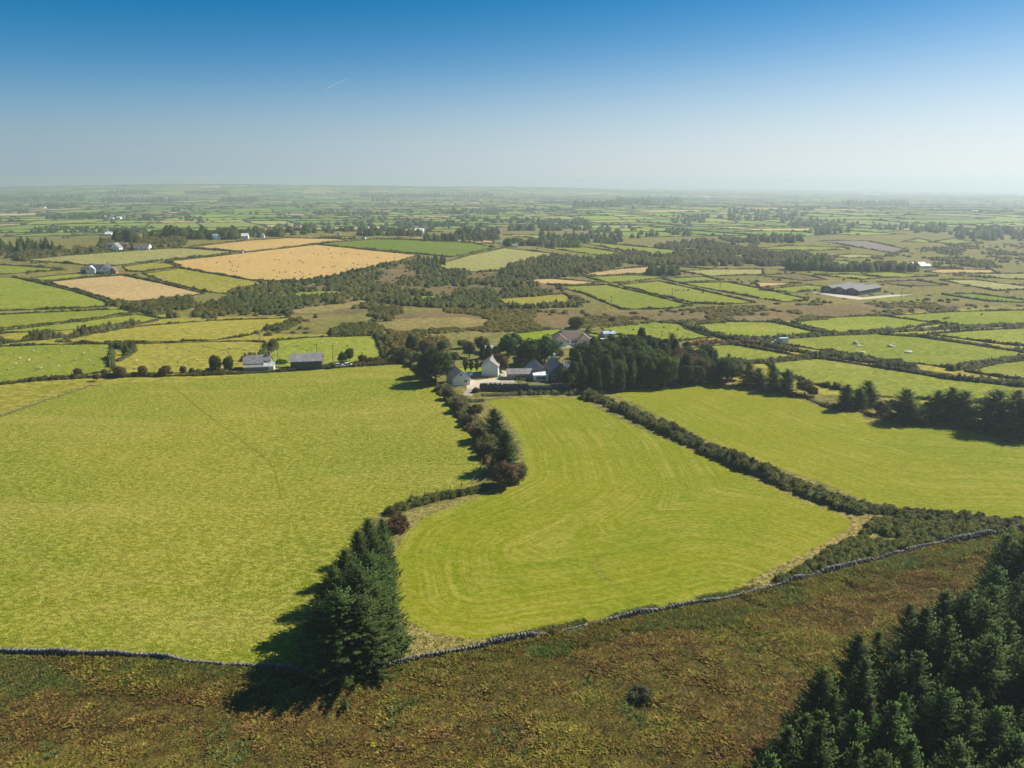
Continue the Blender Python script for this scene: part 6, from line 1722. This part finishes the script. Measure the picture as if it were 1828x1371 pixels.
car(1395, 613, 186, (0.74, 0.74, 0.76), 'white van parked in the corner of the boulder pasture', True, 'van', 'van')
car(1383, 613, 190, (0.70, 0.70, 0.70), 'white car parked behind the van')

# ------------------------------------------------------------------ boulders, livestock, contrail
import bmesh
def boulder(px, py, sx, sy, sz, seed, label):
    bm = bmesh.new(); bmesh.ops.create_icosphere(bm, subdivisions=3, radius=1.0)
    g = random.Random(seed); off = g.uniform(0, 50)
    for v in bm.verts:
        c = v.co
        n = float(vnoise(c.x * 1.5 + off, c.y * 1.5 + c.z * 1.1, seed)) + 0.5 * float(vnoise(c.x * 3.5 + off, c.z * 3.5 - c.y * 2, seed + 1))
        k = 0.62 + 0.55 * n
        if c.x + 0.4 * c.z > 0.55: k *= 0.85
        v.co = Vector((c.x * k * sx, c.y * k * sy, max(-0.4, c.z * k) * sz)) * 0.85
    me = bpy.data.meshes.new('boulder'); bm.to_mesh(me); bm.free(); me.materials.append(MAT['boulder'])
    p = G(px, py)
    o = link('boulder', me, None, (p[0], p[1], p[2] - 0.1), g.uniform(-0.5, 0.5))
    tag(o, label, 'boulder', 'pale boulders in the right-hand pasture')
s = NB("pale_boulder")
bc = s.mix(s.ramp(s.noise(s.opos(), 1.3, 4, 0.6), 0.38, 0.66), (0.46, 0.43, 0.36), (0.62, 0.60, 0.54))
bc = s.mix(s.math('MULTIPLY', s.ramp(s.noise(s.opos(), 2.6, 3), 0.56, 0.7), 0.7), bc, (0.10, 0.10, 0.06))
s.pbr(bc, 0.95, s.bump(s.noise(s.opos(), 4, 4), 0.6, 0.15), 0.1)
MAT['boulder'] = s.m
for k, (px, py, a, b, c, lab) in enumerate(((1528, 614, 1.5, 1.1, 1.7, 'upright pale boulder farthest left in the pasture'), (1534, 618, 1.9, 1.2, 0.9, 'low dark boulder touching the upright one'), (1592, 619, 2.2, 1.3, 1.3, 'brownish boulder in the middle of the group'),
                                           (1537, 629, 2.8, 1.2, 0.9, 'long flat boulder in the lower pasture'), (1622, 629, 2.6, 1.5, 1.2, 'bright boulder farthest right in the pasture'), (1495, 621, 0.9, 0.7, 0.5, 'little dark stone left of the boulders'),
                                           (1493, 627, 0.9, 0.7, 0.5, 'little stone just below the other small one'), (1579, 632, 0.9, 0.7, 0.5, 'little stone between the lower boulders'))):
    boulder(px, py, a, b, c, 900 + k, lab)

def animal_mesh(name, joints, edges, radii, mat):
    me = bpy.data.meshes.new(name); me.from_pydata(joints, edges, []); me.update()
    ob = bpy.data.objects.new(name, me); COL.objects.link(ob)
    ob.modifiers.new("skin", 'SKIN'); sb = ob.modifiers.new("sub", 'SUBSURF'); sb.levels = 1
    for v, r_ in zip(me.skin_vertices[0].data, radii): v.radius = (r_, r_)
    me.skin_vertices[0].data[0].use_root = True
    dg = bpy.context.evaluated_depsgraph_get()
    out = bpy.data.meshes.new_from_object(ob.evaluated_get(dg))
    bpy.data.objects.remove(ob); bpy.data.meshes.remove(me)
    out.materials.clear(); out.materials.append(mat); out.name = name
    return out
J = [(-0.45, 0, 0.72), (0, 0, 0.70), (0.42, 0, 0.74), (0.66, 0, 0.92), (0.88, 0, 0.90), (0.40, 0.16, 0.42), (0.40, 0.16, 0.0), (0.40, -0.16, 0.42), (0.40, -0.16, 0.0),
     (-0.46, 0.16, 0.44), (-0.44, 0.16, 0.0), (-0.46, -0.16, 0.44), (-0.44, -0.16, 0.0), (-0.66, 0, 0.62)]
E = [(0, 1), (1, 2), (2, 3), (3, 4), (2, 5), (5, 6), (2, 7), (7, 8), (0, 9), (9, 10), (0, 11), (11, 12), (0, 13)]
RS = [0.27, 0.31, 0.28, 0.15, 0.09, 0.09, 0.05, 0.09, 0.05, 0.10, 0.05, 0.10, 0.05, 0.05]
MAT['fleece'] = plain_mat("fleece", (0.50, 0.46, 0.37), 0.95, 6.0, 0.15, 0.5)
MAT['hide'] = plain_mat("dark_hide", (0.035, 0.025, 0.02), 0.8, 3.0, 0.2)
sheep_m = animal_mesh('sheep', J, E, RS, MAT['fleece'])
JC = [(x * 1.85, y * 1.9, z * 1.75) for x, y, z in J]
JC[3] = (1.22, 0, 1.42); JC[4] = (1.62, 0, 1.15)
RC = [0.40, 0.44, 0.42, 0.22, 0.14, 0.13, 0.07, 0.13, 0.07, 0.15, 0.07, 0.15, 0.07, 0.05]
cow_m = animal_mesh('cow', JC, E, RC, MAT['hide'])
ga = np.random.default_rng(31)
def herd(m, name, cat, pts, label, group, sc=1.0):
    for x, y in pts:
        p = G(x, y)
        o = link(name, m, None, (p[0], p[1], p[2] + 0.02), float(ga.uniform(0, 6.28)), sc * 0.72 * float(ga.uniform(0.9, 1.1)))
        tag(o, label, cat, group)
GOLD = [(492, 464), (499, 465), (519, 453), (533, 466), (537, 467), (541, 470), (560, 453), (568, 455), (577, 449), (586, 446), (591, 453), (593, 461), (609, 455), (616, 453), (621, 452), (641, 455), (515, 470), (489, 484),
        (499, 487), (510, 487), (527, 488), (536, 486), (540, 489), (553, 491), (494, 495), (542, 495), (577, 479), (592, 477), (597, 477), (619, 482), (639, 473), (631, 471), (656, 473), (704, 461), (674, 461),
        (387, 470), (410, 467), (412, 470), (415, 476), (425, 477), (428, 460), (369, 465), (412, 483), (417, 486), (423, 485)]
herd(cow_m, 'cow', 'cow', GOLD, 'dark cow grazing on the large gold stubble field', 'cattle on the gold stubble field', 0.8)
herd(cow_m, 'cow', 'cow', [(1211, 519), (1206, 520), (1221, 520), (1228, 520), (1254, 524)], 'dark cow in the long green field', 'cattle in the long green field')
herd(cow_m, 'cow', 'cow', [(1570, 560), (1692, 569), (1685, 571), (1697, 580), (1752, 563)], 'dark cow in the broad fields on the right', 'cattle in the broad right fields')
SH1 = [(15, 660), (36, 641), (65, 659), (69, 660), (73, 659), (105, 655), (28, 651), (135, 643), (160, 645), (52, 645), (118, 648), (88, 640), (150, 632), (60, 628), (20, 634), (170, 652), (110, 630), (180, 625)]
herd(sheep_m, 'sheep', 'sheep', SH1, 'white sheep grazing in the left-hand pasture', 'sheep in the left pasture')
SH2 = [(243, 645), (258, 618), (275, 650), (300, 622), (318, 648), (340, 628), (352, 644), (365, 620), (378, 646), (240, 660), (412, 623), (437, 625), (400, 632), (285, 636), (330, 655)]
herd(sheep_m, 'sheep', 'sheep', SH2, 'white sheep grazing in the pasture behind the cottage', 'sheep behind the cottage')
SH3 = [(528, 619), (532, 619), (549, 628), (600, 614), (620, 618), (640, 612), (655, 622), (648, 630), (575, 612), (630, 626)]
herd(sheep_m, 'sheep', 'sheep', SH3, 'white sheep in the pasture behind the dark barn', 'sheep behind the barn')
SH4 = [(1139, 580), (1156, 578), (1177, 580), (1185, 586), (1195, 577), (1182, 594), (1195, 595), (1203, 603), (1208, 600), (1182, 600), (1219, 602), (1150, 588), (1165, 592), (1130, 590), (1170, 585), (1210, 590), (1230, 597)]
herd(sheep_m, 'sheep', 'sheep', SH4[::2], 'pale sheep in the pasture behind the wood', 'sheep behind the wood')
herd(cow_m, 'cow', 'cow', SH4[1::2], 'small dark bullock in the pasture behind the wood', 'bullocks behind the wood', 0.8)

# vapour trail high in the sky
def sky_point(px, py, dist):
    u = (px - IW / 2) / FPX; v = (py - IH / 2) / FPX
    d = unit(np.array([u, _cp - v * _sp, -_sp - v * _cp]))
    return np.array([0, 0, CAMZ]) + d * dist
a, b = sky_point(583, 158, 42000), sky_point(618, 141, 46000)
nseg = 14
tp = [tuple(a + (b - a) * t) for t in np.linspace(0, 1, nseg)]
V, F = taper_tube(tp, [10 + 14 * math.sin(min(1, (i + 0.5) / 5) * math.pi / 2) * (1 - 0.75 * i / nseg) for i in range(nseg)], 8)
s = NB("vapour")
d1 = s.n.new("ShaderNodeBsdfDiffuse"); d1.inputs[0].default_value = (0.9, 0.92, 0.95, 1)
t1 = s.n.new("ShaderNodeBsdfTransparent"); mx = s.n.new("ShaderNodeMixShader")
s.put(mx.inputs[0], s.ramp(s.noise(s.pos(), 0.004, 3), 0.3, 0.8, 0.02, 0.09))
s.l.new(t1.outputs[0], mx.inputs[1]); s.l.new(d1.outputs[0], mx.inputs[2]); s.l.new(mx.outputs[0], s.out.inputs["Surface"])
tr = link('vapour_trail', polys('vapour_trail', [(V, F)], s.m, True))
tag(tr, 'short white aircraft vapour trail high in the blue sky', 'vapour trail')

# sheep path trodden across the wide pasture
TR = ground(densify([(312, 692), (330, 708), (350, 725), (385, 752), (420, 778), (450, 800), (478, 820), (491, 840), (497, 866), (502, 890)], 6))
Q, t = resample(TR, 1.5)
tan = unit(np.gradient(Q, axis=0)); nor = np.stack([-tan[:, 1], tan[:, 0]], 1)
A_, B_ = Q - nor * 0.11, Q + nor * 0.11
V = np.concatenate([np.column_stack([A_, hgt(A_[:, 0], A_[:, 1]) + 0.05]), np.column_stack([B_, hgt(B_[:, 0], B_[:, 1]) + 0.05])])
n = len(Q); j = np.arange(n - 1)
pa = link('path', mesh_np('path', V, np.stack([j, j + 1, n + j + 1, n + j], 1), grass_mat("trodden_turf", (0.135, 0.165, 0.010), (0.16, 0.175, 0.014), None, bump=0.2)))
pa["kind"] = "structure"
# ------------------------------------------------------------------ haze
s = NB("haze_air")
pv = s.n.new("ShaderNodeVolumePrincipled")
pv.inputs["Color"].default_value = (0.615, 0.715, 0.80, 1)
pv.inputs["Density"].default_value = 2.3e-4
pv.inputs["Anisotropy"].default_value = 0.35
s.l.new(pv.outputs[0], s.out.inputs["Volume"])
X, Y0, Y1, Z0, Z1 = 46000.0, -400.0, 46000.0, float(min(CZ.min(), SEA_Z)) - 1.0, 78.0
hv = [(-X, Y0, Z0), (X, Y0, Z0), (X, Y1, Z0), (-X, Y1, Z0), (-X, Y0, Z1), (X, Y0, Z1), (X, Y1, Z1), (-X, Y1, Z1)]
hf = [(0, 3, 2, 1), (4, 5, 6, 7), (0, 1, 5, 4), (1, 2, 6, 5), (2, 3, 7, 6), (3, 0, 4, 7)]
haze = link("haze", mesh_np("haze", hv, hf, s.m))
haze["kind"] = "stuff"; haze["label"] = "thin pale haze lying over the whole countryside"
